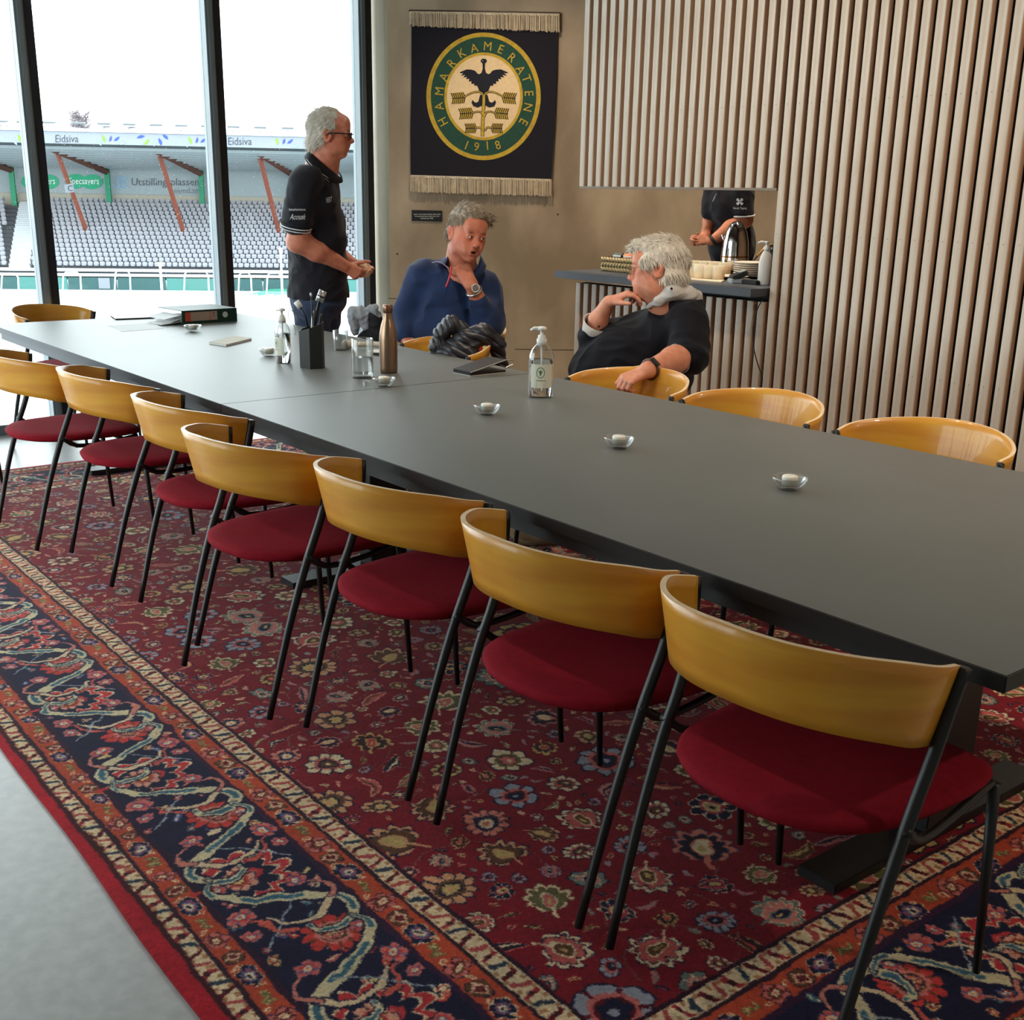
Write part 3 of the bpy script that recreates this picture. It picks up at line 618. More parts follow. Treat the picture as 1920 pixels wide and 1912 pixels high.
def pump_bottle(loc, rz, lab, scale=1., label_side=True, col=(250, 252, 252)):
    t = thing('hand_sanitizer_bottle', loc, lab, 'bottle', None, rz); s = scale
    M = Matrix.Diagonal((s, s*.72, s, 1))
    body = [(0, .0), (.033, 0), (.036, .004), (.0365, .02), (.0365, .108), (.035, .122), (.029, .137), (.019, .149), (.013, .153), (.013, .161), (0, .161)]
    MB().lathe(body, 28, M=M).out('bottle_body', M_cg, t, True)
    MB().lathe([(0, .004), (.0325, .004), (.0333, .11), (0, .11)], 24, M=M).out('clear_gel', M_water, t, True)
    p = MB().lathe([(0, .15), (.0145, .15), (.0145, .168), (.011, .17), (.011, .178), (.005, .18), (.005, .192), (.013, .193), (.014, .199), (.009, .203), (0, .204)], 18, M=Matrix.Scale(s, 4)).tube([(0, 0, .197*s), (-.022*s, 0, .198*s), (-.033*s, 0, .192*s)], [.0065*s, .005*s, .0035*s], 8).out('pump', M_white, t, True)
    MB().tube([(0, 0, .15*s), (.004*s, 0, .02*s)], .0028*s, 6).out('dip_tube', M_white, t)
    V = []; F = []; n = 12
    for k in range(n+1):
        a = -PI/2-.95+1.9*k/n
        for z in (.03, .098): V.append((.0372*s*math.cos(a), .0372*s*.72*math.sin(a)-.0002, z*s))
    F = [(2*k, 2*k+2, 2*k+3, 2*k+1) for k in range(n)]
    lb = mesh('paper_label', V, F, mat('cream_label', (226, 224, 206), .7), t, True)
    def on(u, v): a = -PI/2+u/.0372; return (.0375*s*math.cos(a), .0375*s*.72*math.sin(a)-.0004, v*s)
    mb = MB(); ring = [(.0125, .016), (.0095, .0125)]
    for r0, r1 in ((.0125, .0108),):
        k = 26; pts = [on(r0*math.cos(2*PI*i/k)-.004, .074+r0*1.25*math.sin(2*PI*i/k)) for i in range(k)]+[on(r1*math.cos(2*PI*i/k)-.004, .074+r1*1.25*math.sin(2*PI*i/k)) for i in range(k)]
        mb.add(pts, [(i, (i+1) % k, k+(i+1) % k, k+i) for i in range(k)])
    mb.add([on(-.004+a, .074+b) for a, b in ((-.007, .007), (-.002, .004), (0, .009), (.002, .004), (.007, .007), (.003, -.001), (.001, -.009), (-.001, -.009), (-.003, -.001))], [(0, 1, 8), (1, 2, 3), (1, 3, 5, 8), (3, 4, 5), (8, 5, 6, 7)])
    mb.out('green_emblem', mat('emblem_green', (60, 120, 84), .6), lb)
    V, F = text_fit('HÅNDSPRIT GEL', -.017, .012, 0, 1); F2 = F; V = [on(v[0], .0545-.005*v[1]) for v in V]; mb = MB().add(V, F2)
    for j in range(4): mb.add([on(-.017, .046-.004*j), on(.012-.004*(j % 2), .046-.004*j), on(.012-.004*(j % 2), .0448-.004*j), on(-.017, .0448-.004*j)], [(0, 1, 2, 3)])
    mb.out('label_print', mat('print_black', (36, 38, 36), .7), lb)
    return t
camdir = lambda x, y: math.atan2(y, x)+PI/2+PI   # rotation that turns local -y to the camera
pump_bottle((-3.157, 2.609, TZ), math.atan2(2.609, -3.157)-PI/2+.1, 'clear pump bottle with green crest label standing alone at the far table edge', 1.22)
pump_bottle((-4.39, 2.235, TZ), math.atan2(2.235, -4.39)-PI/2-1.0, 'clear pump bottle with sideways label, left of the black pen holder', 1.1)
# hexagonal holder with slanting rim and what stands in it
t = thing('pen_holder', (-4.215, 2.275, TZ), 'black hexagonal pen holder with slanted rim beside the water glass', 'pen holder')
a0 = math.atan2(2.275, -4.215)-PI/2; hexa = [(.062*math.cos(a0+k*PI/3+.25), .05*math.sin(a0+k*PI/3+.25)) for k in range(6)]
ex = np.array([math.cos(a0), math.sin(a0)])
def rimz(p): return .165+.022*(np.dot(p, ex)/.06)
mb = MB(); V = [(*p, 0) for p in hexa]+[(*p, rimz(p)) for p in hexa]+[(p[0]*.93, p[1]*.93, rimz(p)) for p in hexa]+[(p[0]*.93, p[1]*.93, .006) for p in hexa]
mb.add(V, [(5, 4, 3, 2, 1, 0), (18, 19, 20, 21, 22, 23)]+[(r*6+i, r*6+(i+1) % 6, (r+1)*6+(i+1) % 6, (r+1)*6+i) for r in range(3) for i in range(6)])
mb.out('holder_shell', mat('black_card', (30, 31, 31), .55), t)
def stick(name, pts, r, m, lab, cat, extra=None):
    p0 = np.array(pts[0]); t_ = thing(name, tuple(p0+[-4.215, 2.275, TZ]), lab, cat); mb = MB().tube([np.array(q)-p0 for q in pts], r, 10); mb.out('shaft' if extra else 'body', m, t_, True)
    if extra:
        for nm, q, rr, mm in extra: MB().tube([np.array(v)-p0 for v in q], rr, 14).out(nm, mm, t_, True)
    return t_
E3 = np.array([ex[0], ex[1], 0])
def hp(u, z, v=0): return E3*u+np.array([-ex[1], ex[0], 0])*v+np.array([0, 0, z])
M_steel = mat('brushed_steel', (190, 190, 188), .25, .9); M_dk = mat('dark_metal', (46, 46, 48), .3, .8)
stick('laser_pointer', [hp(-.006, .03), hp(.02, .2), hp(.038, .27)], [.005, .006, .007], M_dk, 'black shafted tool with a thick silver head leaning right in the pen holder', 'tool', [('silver_head', [hp(.034, .262), hp(.052, .305)], .0165, M_steel), ('head_band', [hp(.042, .281), hp(.044, .286)], .0172, M_dk)])
stick('display_adapter', [hp(.01, .03, .01), hp(-.02, .2, .01), hp(-.042, .243, .01)], .0035, M_dk, 'cable with a white plug leaning left out of the pen holder', 'cable', [('white_plug', [hp(-.04, .238, .01), hp(-.056, .262, .01)], .0125, M_white)])
stick('pen', [hp(.012, .03, -.012), hp(.004, .28, -.012)], .0032, M_dk, 'thin dark cable end with silver tip upright in the middle of the pen holder', 'cable', [('silver_tip', [hp(.004, .28, -.012), hp(.003, .298, -.012)], .004, M_steel)])
for i, (u, v, du, z, lab) in enumerate([(.0, .02, .02, .225, 'short silver pen tip at the rim of the pen holder'), (.022, .0, .03, .215, 'black glossy pen in front of the pen holder rim'), (.0, -.02, .03, .232, 'slim black pen behind the silver headed tool')]):
    stick('pen', [hp(u-.01, .02, v), hp(u+du-.01, z, v)], .005, M_steel if i == 0 else M_dk, lab, 'pen')
mb = MB().tube(spline([hp(-.026, .19, .028), hp(-.06, .21, .02), hp(-.085, .235, 0), hp(-.088, .2, 0), hp(-.07, .17, 0), hp(-.064, .15, .012), hp(-.066, .13, .01)], 5), .0013, 5)
tt = thing('thin_cable', (-4.215, 2.275, TZ), 'thin pale cable looping over the left rim of the pen holder', 'cable'); mb.out('cable', mat('pale_cable', (150, 150, 146), .5), tt, True)
# tumbler of water
t = thing('water_glass', (-3.869, 2.304, TZ), 'tall clear tumbler half full of water in front of the steel bottle', 'glass')
MB().lathe([(0, 0), (.041, 0), (.0425, .004), (.0425, .148), (.0415, .151), (.0395, .148), (.0385, .022), (.035, .017), (0, .017)], 36).out('tumbler', M_cg, t, True)
MB().lathe([(0, .0175), (.0355, .0178), (.0381, .023), (.0386, .078), (.03, .0785), (.012, .083), (0, .082)], 30).out('water', M_water, t, True)
# steel bottle
t = thing('steel_bottle', (-3.93, 2.46, TZ), 'brushed steel drinking bottle with bronze sheen standing behind the tumbler', 'bottle')
MB().lathe([(0, 0), (.031, 0), (.035, .004), (.036, .02), (.036, .13), (.034, .155), (.027, .19), (.02, .21), (.0185, .222), (.0185, .232)], 30).lathe([(.0185, .232), (.0175, .2335), (.0185, .235)], 30).out('flask', mat('bronze_steel', (150, 122, 100), .28, .85), t, True)
MB().lathe([(.0185, .236), (.0195, .237), (.0195, .262), (.018, .266), (0, .266)], 30).out('cap', mat('bronze_steel_cap', (140, 104, 84), .3, .85), t, True)
# plate with tumbler behind the holder
t = thing('drinking_glass', (-4.62, 2.64, TZ), 'small clear tumbler behind the black pen holder', 'glass')
MB().lathe([(0, 0), (.03, 0), (.034, .09), (.0325, .09), (.0288, .006), (0, .006)], 24).out('tumbler', M_cg, t, True)
t = thing('saucer', (-4.42, 2.72, TZ), 'small white saucer right behind the black pen holder', 'plate')
MB().lathe([(0, .003), (.03, .003), (.05, .012), (.052, .013), (.05, .014), (.03, .006), (0, .006)], 24).out('dish', M_white, t, True)
# white gavel
t = thing('gavel', (-4.35, 2.78, TZ), 'white turned gavel with brown band lying behind the tumbler and steel bottle', 'gavel')
p0 = np.array(t.location); a = onz(650, 645, TZ+.022); b = onz(745, 647, TZ+.018); dv = (b-a); L_ = np.linalg.norm(dv); dv /= L_
Mr = Matrix.Translation(Vector(a-p0)) @ Vector((0, 0, 1)).rotation_difference(Vector(dv)).to_matrix().to_4x4()
MB().lathe([(0, -.022), (.012, -.02), (.022, -.008), (.0235, .004), (.018, .018), (.0125, .03), (.0115, L_*.55), (.013, L_*.64)], 20, M=Mr).out('ball_end', mat('ivory_wood', (216, 204, 184), .5), t, True)
MB().lathe([(.013, L_*.64), (.0165, L_*.66), (.0165, L_*.73), (.0135, L_*.75)], 20, M=Mr).out('brown_band', mat('brown_leather', (128, 70, 44), .5), t, True)
MB().lathe([(.0135, L_*.75), (.015, L_*.78), (.0165, L_*.93), (.012, L_), (0, L_)], 20, M=Mr).out('handle_end', MATS['ivory_wood'], t, True)
# wallet / folded case with keys
t = thing('wallet', (-3.70, 2.83, TZ), 'black folded leather wallet with pale edges lying open at the far table edge', 'wallet')
p0 = np.array(t.location); c = [onz(*q, TZ) for q in ((882, 706), (948, 699), (944, 688), (880, 694))]
def slab(q, z0, z1, lift=0):
    V = [np.array(p)-p0 for p in q]; return [v+[0, 0, z0+l] for v, l in zip(V, lift or [0]*4)]+[v+[0, 0, z1+l] for v, l in zip(V, lift or [0]*4)]
BX = [(3, 2, 1, 0), (4, 5, 6, 7), (0, 1, 5, 4), (1, 2, 6, 5), (2, 3, 7, 6), (3, 0, 4, 7)]
u = np.array(c[1])-c[0]; v = np.array([-u[1], u[0], 0])*.62; q = [c[0], c[0]+u, c[0]+u+v, c[0]+v]
MB().add(slab(q, 0, .004), BX).out('lower_cover', mat('pale_leather_edge', (190, 184, 174), .5), t)
MB().add(slab([p+[0, 0, 0] for p in q], .0042, .012), BX).out('lower_flap', mat('black_leather', (16, 15, 15), .4), t)
MB().add(slab(q, .013, .016, [0, .036, .036, 0]), BX).out('raised_flap', MATS['black_leather'], t)
MB().add(slab(q, .0162, .018, [0, .036, .036, 0]), BX).out('raised_cover', MATS['black_leather'], t)
MB().tube([np.array(q[0])-p0+[0, 0, .016], np.array(q[1])-p0+[0, 0, .052], np.array(q[2])-p0+[0, 0, .052]], .0022, 5).out('pale_piping', MATS['pale_leather_edge'], t)
MB().tube([np.array(q[1])-p0+[0, 0, .052], np.array(q[1])-p0+u*.25+[0, 0, .05]], .003, 6).tube([np.array(q[1])-p0+[0, 0, .02], np.array(q[1])-p0+u*.2+[0, 0, .03]], .003, 6).out('clasp', M_steel, t)
# small notebook
def flat_book(name, quad, h, m, lab, cat, mcover=None):
    q = [onz(*p, TZ) for p in quad]; t_ = thing(name, tuple(np.mean(q, 0)), lab, cat); pp = np.array(t_.location)
    V = [p-pp for p in q]
    if mcover:
        MB().add([v for v in V]+[v+[0, 0, .002] for v in V], BX).out('back_cover', mcover, t_)
        MB().add([v*.985+[0, 0, .0022] for v in V]+[v*.985+[0, 0, h-.0022] for v in V], BX).out('pages', m, t_)
        MB().add([v+[0, 0, h-.002] for v in V]+[v+[0, 0, h] for v in V], BX).out('cover', mcover, t_)
    else: MB().add([v for v in V]+[v+[0, 0, h] for v in V], BX).out('sheet' if h < .003 else 'body', m, t_)
    return t_
M_paper = mat('white_paper', (240, 241, 241), .8)
flat_book('notebook', ((392, 645), (424, 650), (472, 638), (440, 633)), .01, M_paper, 'small beige notebook lying alone left of the pump bottle', 'notebook', mat('beige_card', (186, 178, 160), .7))
flat_book('paper_sheet', ((228, 622), (307, 616), (287, 605), (202, 611)), .001, M_paper, 'loose white sheet of paper left of the green binder', 'paper')
flat_book('tablet', ((217, 600), (291, 597), (286, 592), (207, 594)), .008, mat('tablet_black', (26, 26, 30), .25), 'thin dark tablet at the window end of the table', 'tablet')
# green lever arch binder standing on its long edge, half open
Ba = onz(342, 609, TZ); Bb = onz(445, 602, TZ); t = thing('ring_binder', tuple(Ba), 'green ring binder on its side with spine label and white papers spilling out', 'binder')
u = Bb-Ba; L_ = np.linalg.norm(u); u /= L_; v = np.array([-u[1], u[0], 0]); Hs = .072; M_gb = mat('dark_green_board', (20, 52, 36), .5)
def bxp(o_, a0_, a1_, b0_, b1_, z0, z1): return [o_+u*a+v*b+np.array([0, 0, z]) for z in (z0, z1) for a, b in ((a0_, b0_), (a1_, b0_), (a1_, b1_), (a0_, b1_))]
O = np.zeros(3)
MB().add(bxp(O, 0, L_, 0, .003, 0, Hs), BX).out('spine', M_gb, t)
MB().add(bxp(O, 0, L_, .003, .27, 0, .003), BX).out('lower_cover', M_gb, t)
MB().add(bxp(O, 0, L_, .003, .27, Hs-.003, Hs), BX).out('upper_cover', M_gb, t)
MB().add(bxp(O, .012, L_-.005, .02, .25, .004, .035), BX).out('paper_stack', M_paper, t)
lb = MB().add(bxp(O, .02, .215*L_/.34, -.001, -.0002, .016, .062), BX).out('spine_label', mat('label_beige', (176, 150, 132), .7), t)
MB().add(bxp(O, .02, .05, -.0016, -.0011, .016, .062), BX).add(bxp(O, .17*L_/.34, .173*L_/.34, -.0016, -.0011, .016, .062), BX).out('red_stripe', mat('label_red', (206, 74, 50), .6), lb)
V, F = text2d('1 A'); mb = MB(); mb.add([u*(.186*L_/.34+p[1]*.02)-v*.0018+np.array([0, 0, .03+.02*p[0]]) for p in V], F); mb.out('label_print', MATS['print_black'], lb)
c = u*(.265*L_/.34)+np.array([0, 0, .04]); mb = MB(); k = 20
mb.add([c+u*.0155*math.cos(2*PI*i/k)+np.array([0, 0, .0155*math.sin(2*PI*i/k)])-v*.0012 for i in range(k)]+[c+u*.0155*math.cos(2*PI*i/k)+np.array([0, 0, .0155*math.sin(2*PI*i/k)]) for i in range(k)], [tuple(range(k))]+[(i, (i+1) % k, k+(i+1) % k, k+i) for i in range(k)])
fr = mb.out('finger_ring', mat('ring_white', (206, 212, 206), .35), t)
# fanned pages left of the binder
for i, (du, dz0, dz1, w) in enumerate([(-.09, .03, .048, .2), (-.055, .012, .03, .2), (-.11, .004, .012, .17)]):
    a, b = u*du, u*.01; mb = MB()
    P4 = [a+v*.02+np.array([0, 0, dz0]), b+v*.02+np.array([0, 0, dz1]), b+v*(.02+w)+np.array([0, 0, dz1]), a+v*(.02+w)+np.array([0, 0, dz0])]
    mb.add(P4+[p+[0, 0, .0012] for p in P4], BX); mb.out('fanned_page', M_paper, t)

q = onz(1006, 1016, .0128); t = thing('paper_bag', tuple(q), 'crumpled tan bag on the rug under the table, seen behind the chair backs', 'bag')
bm = bmesh.new(); bmesh.ops.create_icosphere(bm, subdivisions=4, radius=1); rb = np.random.RandomState(4); cs = [(Vector(rb.normal(0, 1, 3)), rb.uniform(0, 6)) for _ in range(7)]
for v in bm.verts:
    c = v.co.copy(); f = 1+.05*sum(abs(math.sin(c.dot(a)*3+b)) for a, b in cs); v.co = Vector((c.x*.10*f, c.y*.075*f, max(0, .05+c.z*.055*f)))
M_ = [v.co[:] for v in bm.verts]; Fm = [[v.index for v in f.verts] for f in bm.faces]; bm.free()
mesh('bag_body', M_, Fm, mat('tan_paper', (158, 132, 100), .8, noise=(14, .3), col2=(130, 104, 76)), t, False).rotation_euler = (0, 0, .8)
# ------------------------------------------------------------------ outside: snowy ground, stand across the pitch, tree
th = math.radians(6.8); hd = np.array([fw[0], fw[1], 0]); hd /= np.linalg.norm(hd); hr = np.array([hd[1], -hd[0], 0])
SN = hd*math.cos(th)-hr*math.sin(th); SS = np.array([SN[1], -SN[0], 0])      # away from us / along the stand
S0 = P(300, 351, 95); S0[2] = 0; GZ = -7.1
def sw(s, n, z): return S0+SS*s+SN*n+np.array([0, 0, z])
def sp(px, py, n):
    q = onplane(px, py, S0+SN*n, SN); d = q-S0; return float(d@SS), float(q[2])
def sbox(mb, s0, s1, n0, n1, z0, z1):
    return mb.add([sw(s, n, z) for z in (z0, z1) for n in (n0, n1) for s in (s0, s1)], [(0, 2, 3, 1), (4, 5, 7, 6), (0, 1, 5, 4), (2, 6, 7, 3), (0, 4, 6, 2), (1, 3, 7, 5)])
gm = MB(); gm.add([(-7.3-400, -250, GZ), (-7.3, -250, GZ), (-7.3, 400, GZ), (-407, 400, GZ)], [(0, 1, 2, 3)])
struct(gm.out('ground_snow', M_snow))
struct(MB().box(FX-.3, FX-.06, -2.6, 4.95, GZ, -.02).out('wall_base', M_reveal))
SL, SR = -24.0, 40.0
M_fas = mat('pale_fascia', (120, 125, 132), .7); M_roofu = mat('dark_corrugated_roof', (66, 76, 76), .8, noise=(1.2, .2), col2=(54, 62, 64)); M_pan = mat('pale_grey_panel', (138, 148, 150), .7)
M_cream = mat('cream_concrete', (150, 144, 130), .8); M_green = mat('green_post', (24, 122, 88), .6); M_rust = mat('rust_red_beam', (126, 66, 50), .7); M_rustd = mat('dark_rust_beam', (86, 52, 44), .7)
M_step = mat('stand_concrete', (66, 68, 73), .9); M_hoard = mat('dark_teal_board', (38, 74, 74), .6); M_galv = mat('galvanised_rail', (84, 90, 94), .6)
st_ = thing('grandstand', tuple(sw(8, 5, GZ)), 'long roofed stadium stand with grey seats across the snowy pitch', 'grandstand')
_, ft = sp(300, 249, 0); _, fb = sp(300, 273, 0); _, rb = sp(300, 316, 14)
sbox(MB(), SL, SR, 0, .3, fb, ft).out('roof_fascia', M_fas, st_, world=True)
# snow lying on the roof edge
V = []; F = []; k = 120
for i in range(k+1):
    s = SL+(SR-SL)*i/k; b = .22+.16*math.sin(i*.9)*math.sin(i*.37)+(.35 if 36 < i < 44 else 0)*math.sin((i-36)/8*PI)
    V += [sw(s, -.12, ft-.05), sw(s, -.15, ft+b*.6), sw(s, .5, ft+b), sw(s, 3, ft+b*.6)]
F = [(4*i+j, 4*i+4+j, 4*i+5+j, 4*i+1+j) for i in range(k) for j in range(3)]
props(mesh('roof_snow', V, F, M_snow, st_, True, True), kind='stuff')
mb = MB(); m_ = 10
for j in range(m_):   # stepped underside panels with their ribs
    n0, n1 = .3+13.7*j/m_, .3+13.7*(j+1)/m_; z0, z1 = fb+(rb-fb)*j/m_, fb+(rb-fb)*(j+1)/m_
    mb.add([sw(SL, n0, z0), sw(SR, n0, z0), sw(SR, n1, z1), sw(SL, n1, z1)], [(0, 1, 2, 3)])
mb.add([sw(SL, 0, ft), sw(SR, 0, ft), sw(SR, 15, rb+.6), sw(SL, 15, rb+.6)], [(0, 1, 2, 3)]); mb.out('roof', M_roofu, st_, world=True)
for j in range(1, m_):
    n = .3+13.7*j/m_; z = fb+(rb-fb)*j/m_; sbox(MB(), SL, SR, n-.09, n+.09, z-.25, z-.01).out('purlin', mat('grey_purlin', (124, 134, 136), .7), st_, world=True)
_, pt = sp(300, 317, 14.2); _, pb = sp(300, 366, 14.2); _, cb = sp(300, 379, 14.2)
# rear wall in bays between the green posts
posts = [sp(x, 350, 13.6)[0] for x in (25, 203, 381)]; dS = posts[1]-posts[0]; allp = [posts[0]+dS*k for k in range(-2, 6)]
for a, b in zip(allp[:-1], allp[1:]): sbox(MB(), a+.08, b-.08, 14.2, 14.35, pb, pt+.2).out('rear_panel', M_pan, st_, world=True)
sbox(MB(), SL, SR, 14.0, 14.4, cb-.8, pb).out('rear_ledge', M_cream, st_, world=True)
for s in allp:
    sbox(MB(), s-.22, s+.22, 13.3, 13.7, cb-.9, pt).out('green_post', M_green, st_, world=True)
    # sloping prop and rafter
    a = sw(s+sp(300, 283, 5.2)[0]-posts[2], 5.2, sp(300, 283, 5.2)[1]); b = sw(s+sp(350, 443, 8.4)[0]-posts[2], 8.4, sp(350, 443, 8.4)[1])
    MB().tube([a, b], .2, 4, flat=tuple(SN)).out('prop', M_rust, st_, world=True)
    MB().tube([sw(s+sp(292, 280, 3.)[0]-posts[2], 3.0, sp(292, 280, 3.)[1]), sw(s-.0, 13.4, rb-.35)], .33, 4, flat=(0, 0, 1)).out('rafter', M_rustd, st_, world=True)
# terraces
ROWS = 16; zt_ = sp(300, 381, 13.2)[1]; zb_ = sp(300, 500, 1.2)[1]
mb = MB(); rows = []
for r in range(ROWS):
    n0 = 1.2+12.0*r/(ROWS-1); z = zb_+(zt_-zb_)*r/(ROWS-1)-.42; rows.append((n0, z)); sbox(mb, SL, SR, n0-.1, n0+.9, z-.7, z)
mb.out('terrace', M_step, st_, world=True)
# seats: cheap shell of back and pan
def seat_mesh():
    # folded tip-up seat: rounded back shell with the pan folded against it
    o_ = [(-.17, .42), (.17, .42), (.21, .49), (.21, .69), (.16, .76), (-.16, .76), (-.21, .69), (-.21, .49)]
    V = [(x, .22+.1*(z-.42), z) for x, z in o_]+[(x, .3+.1*(z-.42), z) for x, z in o_]
    F = [tuple(range(8)), tuple(range(8, 16))[::-1]]+[(i, 8+i, 8+(i+1) % 8, (i+1) % 8) for i in range(8)]
    p_ = [(-.15, .42), (.15, .42), (.15, .60), (-.15, .60)]; n0 = len(V)
    V += [(x, .12, z) for x, z in p_]+[(x, .19, z) for x, z in p_]
    F += [(n0, n0+1, n0+2, n0+3), (n0+2, n0+3, n0+7, n0+6), (n0, n0+3, n0+7, n0+4), (n0+1, n0+2, n0+6, n0+5), (n0, n0+1, n0+5, n0+4)]
    return V, F
SV, SF = seat_mesh(); SV = np.array(SV); SV = np.c_[SV[:, 0:1]*SS[None, :2]+SV[:, 1:2]*SN[None, :2], SV[:, 2]]
M_sseat = mat('grey_stadium_seat', (138, 139, 146), .6)
sm = mesh('stadium_seat', SV, SF, M_sseat); me = sm.data; bpy.data.objects.remove(sm)
vis = []; rest = []
def hid(px, r):   # stairs at the left
    return px < 62-r*1.0 and px > 8-r*1.5
for r, (n0, z) in enumerate(rows):
    s = SL+.5+.25*(r % 2)
    while s < SR:
        w = sw(s, n0+.3, z); d = w-CAM; px = CX+FPX*(d@rt)/(d@fw)
        if not hid(px, 0):
            (vis if (30 < px < 560) else rest).append((s, n0+.35, z))
        s += .5
vis.sort(key=lambda q: q[2]); big = []
cols = [q for q in vis]
use = set()
for q in cols[:300]: use.add(q)
for q in vis:
    if q in use:
        o = bpy.data.objects.new('seat', me); COL.objects.link(o); o.parent = st_; o.location = tuple(sw(*q)-np.array(st_.location))
pos = [q for q in vis if q not in use]+[q for q in rest if True]
V = np.concatenate([SV+sw(*q) for q in pos]); F = [tuple(i+k*len(SV) for i in f) for k in range(len(pos)) for f in SF]
props(mesh('seat_rows', V, F, M_sseat, st_, False, True), kind='stuff')
# snow-covered steps of the gangway
mb = MB()
for r, (n0, z) in enumerate(rows):
    for k in range(2):
        s0 = sp(8-(ROWS-r)*0+r*2.2, 420, n0)[0]; sbox(mb, s0-.1, s0+1.6, n0+.35*k, n0+.35*k+.32, z, z+.18+.17*k)
mb.out('gangway_steps', mat('snowy_steps', (170, 174, 178), .9), st_, world=True)
# front parapet, rails, hoarding
_, z1 = sp(300, 505, .2); _, z2 = sp(300, 514, .2); _, z3 = sp(300, 520, .2); _, z4 = sp(300, 544, .2)
sbox(MB(), SL, SR, .2, .6, z1-.22, z1).out('snowy_rail', M_snow, st_, world=True)
sbox(MB(), SL, SR, .0, .5, z2-.2, z2).out('snowy_rail', M_snow, st_, world=True)
sbox(MB(), SL, SR, .25, .5, z3, z2-.2).out('parapet', M_cream, st_, world=True)
x = SL
while x < SR:
    sbox(MB(), x, x+3.9, .05, .2, z4, z3-.05).out('hoarding', M_hoard if int(x*7) % 3 else mat('teal_board', (60, 112, 106), .6), st_, world=True); x += 4.0
sbox(MB(), SL, SR, -.3, .3, GZ, z4).out('snow_bank', M_snow, st_, world=True)
a, _ = sp(185, 530, 0); b, _ = sp(206, 530, 0); z5 = sp(195, 521, 0)[1]; z6 = sp(195, 541, 0)[1]; sbox(MB(), a, b, -.05, .05, z6, z5).out('white_board', M_fas, st_, world=True)
# writing on fascia and rear wall (decals are thin raised letters)
def sdecal(name, polys, n, m, par, off=.03):
    mb = MB()
    for pl in polys:
        if isinstance(pl, tuple): V, F = pl; mb.add([sw(*(lambda q: (q[0], n-off, q[1]))(sp(x, y, n))) for x, y in V], F)
        else: mb.add([sw(*(lambda q: (q[0], n-off, q[1]))(sp(x, y, n))) for x, y in pl], [tuple(range(len(pl)))])
    return mb.out(name, m, par, world=True)
M_txt = mat('sign_grey', (52, 56, 62), .7); M_lf = {'g': mat('leaf_green', (104, 178, 40), .7), 'b': mat('leaf_blue', (40, 64, 146), .7), 'l': mat('leaf_pale_blue', (120, 146, 196), .7), 'd': mat('leaf_slate', (52, 64, 116), .7)}
def sk(x, y): return y+(x-300)*.0125
for x0, x1 in ((104, 147), (428, 472), (-215, -172)):
    V, F = text_fit('Eidsiva', x0, x1, 253+(x0-105)*.015, 267+(x0-105)*.015); sdecal('lettering', [(V, F)], 0, M_txt, st_)
def leafp(cx, cy, L, W_, a):
    c, s = math.cos(a), math.sin(a); pts = [(-L, 0), (-L*.4, -W_*.8), (L*.3, -W_), (L, 0), (L*.3, W_*.55), (-L*.4, W_*.5)]
    return [(cx+c*u-s*v, cy+s*u+c*v) for u, v in pts]
def burst(cx, cy, a_):
    for dx, dy, L, W_, a, k in a_: sdecal('leaf_mark', [leafp(cx+dx, cy+dy, L, W_, a)], 0, M_lf[k], st_)
A = [(-19, 5, 7, 3, .9, 'l'), (-11, -3, 8, 3.4, 1.3, 'g'), (2, -3, 6, 3, 1.9, 'd'), (14, -3, 7, 3.2, 2.5, 'b'), (24, 5, 8, 3.2, 2.9, 'l')]
Bq = [(-22, -6, 8, 3.6, -.2, 'b'), (-11, 3, 8, 3.6, 2.3, 'g'), (4, 6, 6, 3, 1.9, 'l'), (14, 3, 8, 3.6, 1.25, 'b'), (24, -6, 7, 3.6, .7, 'b')]
burst(205, 263, A); burst(286, 263, Bq); burst(367, 266, A); burst(530, 268, A); burst(47, 262, A); burst(611, 270, Bq)
# rear wall adverts
M_lg = mat('logo_green', (40, 150, 110), .7); M_lw = mat('logo_white', (214, 224, 220), .7); M_lb = mat('logo_blue', (110, 150, 180), .7); M_lt = mat('logo_dark', (70, 76, 82), .7)
def ell(cx, cy, rx, ry, k=22): return [(cx+rx*math.cos(2*PI*i/k), cy+ry*math.sin(2*PI*i/k)) for i in range(k)]
for x in (60, 142):
    sdecal('green_oval', [ell(x, 340, 20, 14)], 14.2, M_lg, st_, .04); sdecal('green_oval', [ell(x+31, 341, 20, 14)], 14.2, M_lg, st_, .06)
    V, F = text_fit('Specsavers', x-12, x+44, 333, 349); sdecal('lettering', [(V, F)], 14.2, M_lw, st_, .12)
V, F = text_fit('UPL', 216, 241, 335, 350); sdecal('lettering', [(V, F)], 14.2, M_lb, st_, .05)
for s_ in (-1, 1): sdecal('hexagon_bar', [[(215, 342+9.5*s_-s_), (228, 342+12*s_), (241, 342+9.5*s_-s_), (241, 342+8*s_-s_), (228, 342+10*s_), (215, 342+8*s_-s_)][::s_]], 14.2, M_lb, st_, .05)
V, F = text_fit('Utstillingsplassen', 247, 373, 334, 352); sdecal('lettering', [(V, F)], 14.2, M_lt, st_, .05)
V, F = text_fit('eiendom', 326, 375, 351, 363); sdecal('lettering', [(V, F)], 14.2, mat('logo_pale', (104, 114, 120), .7), st_, .05)
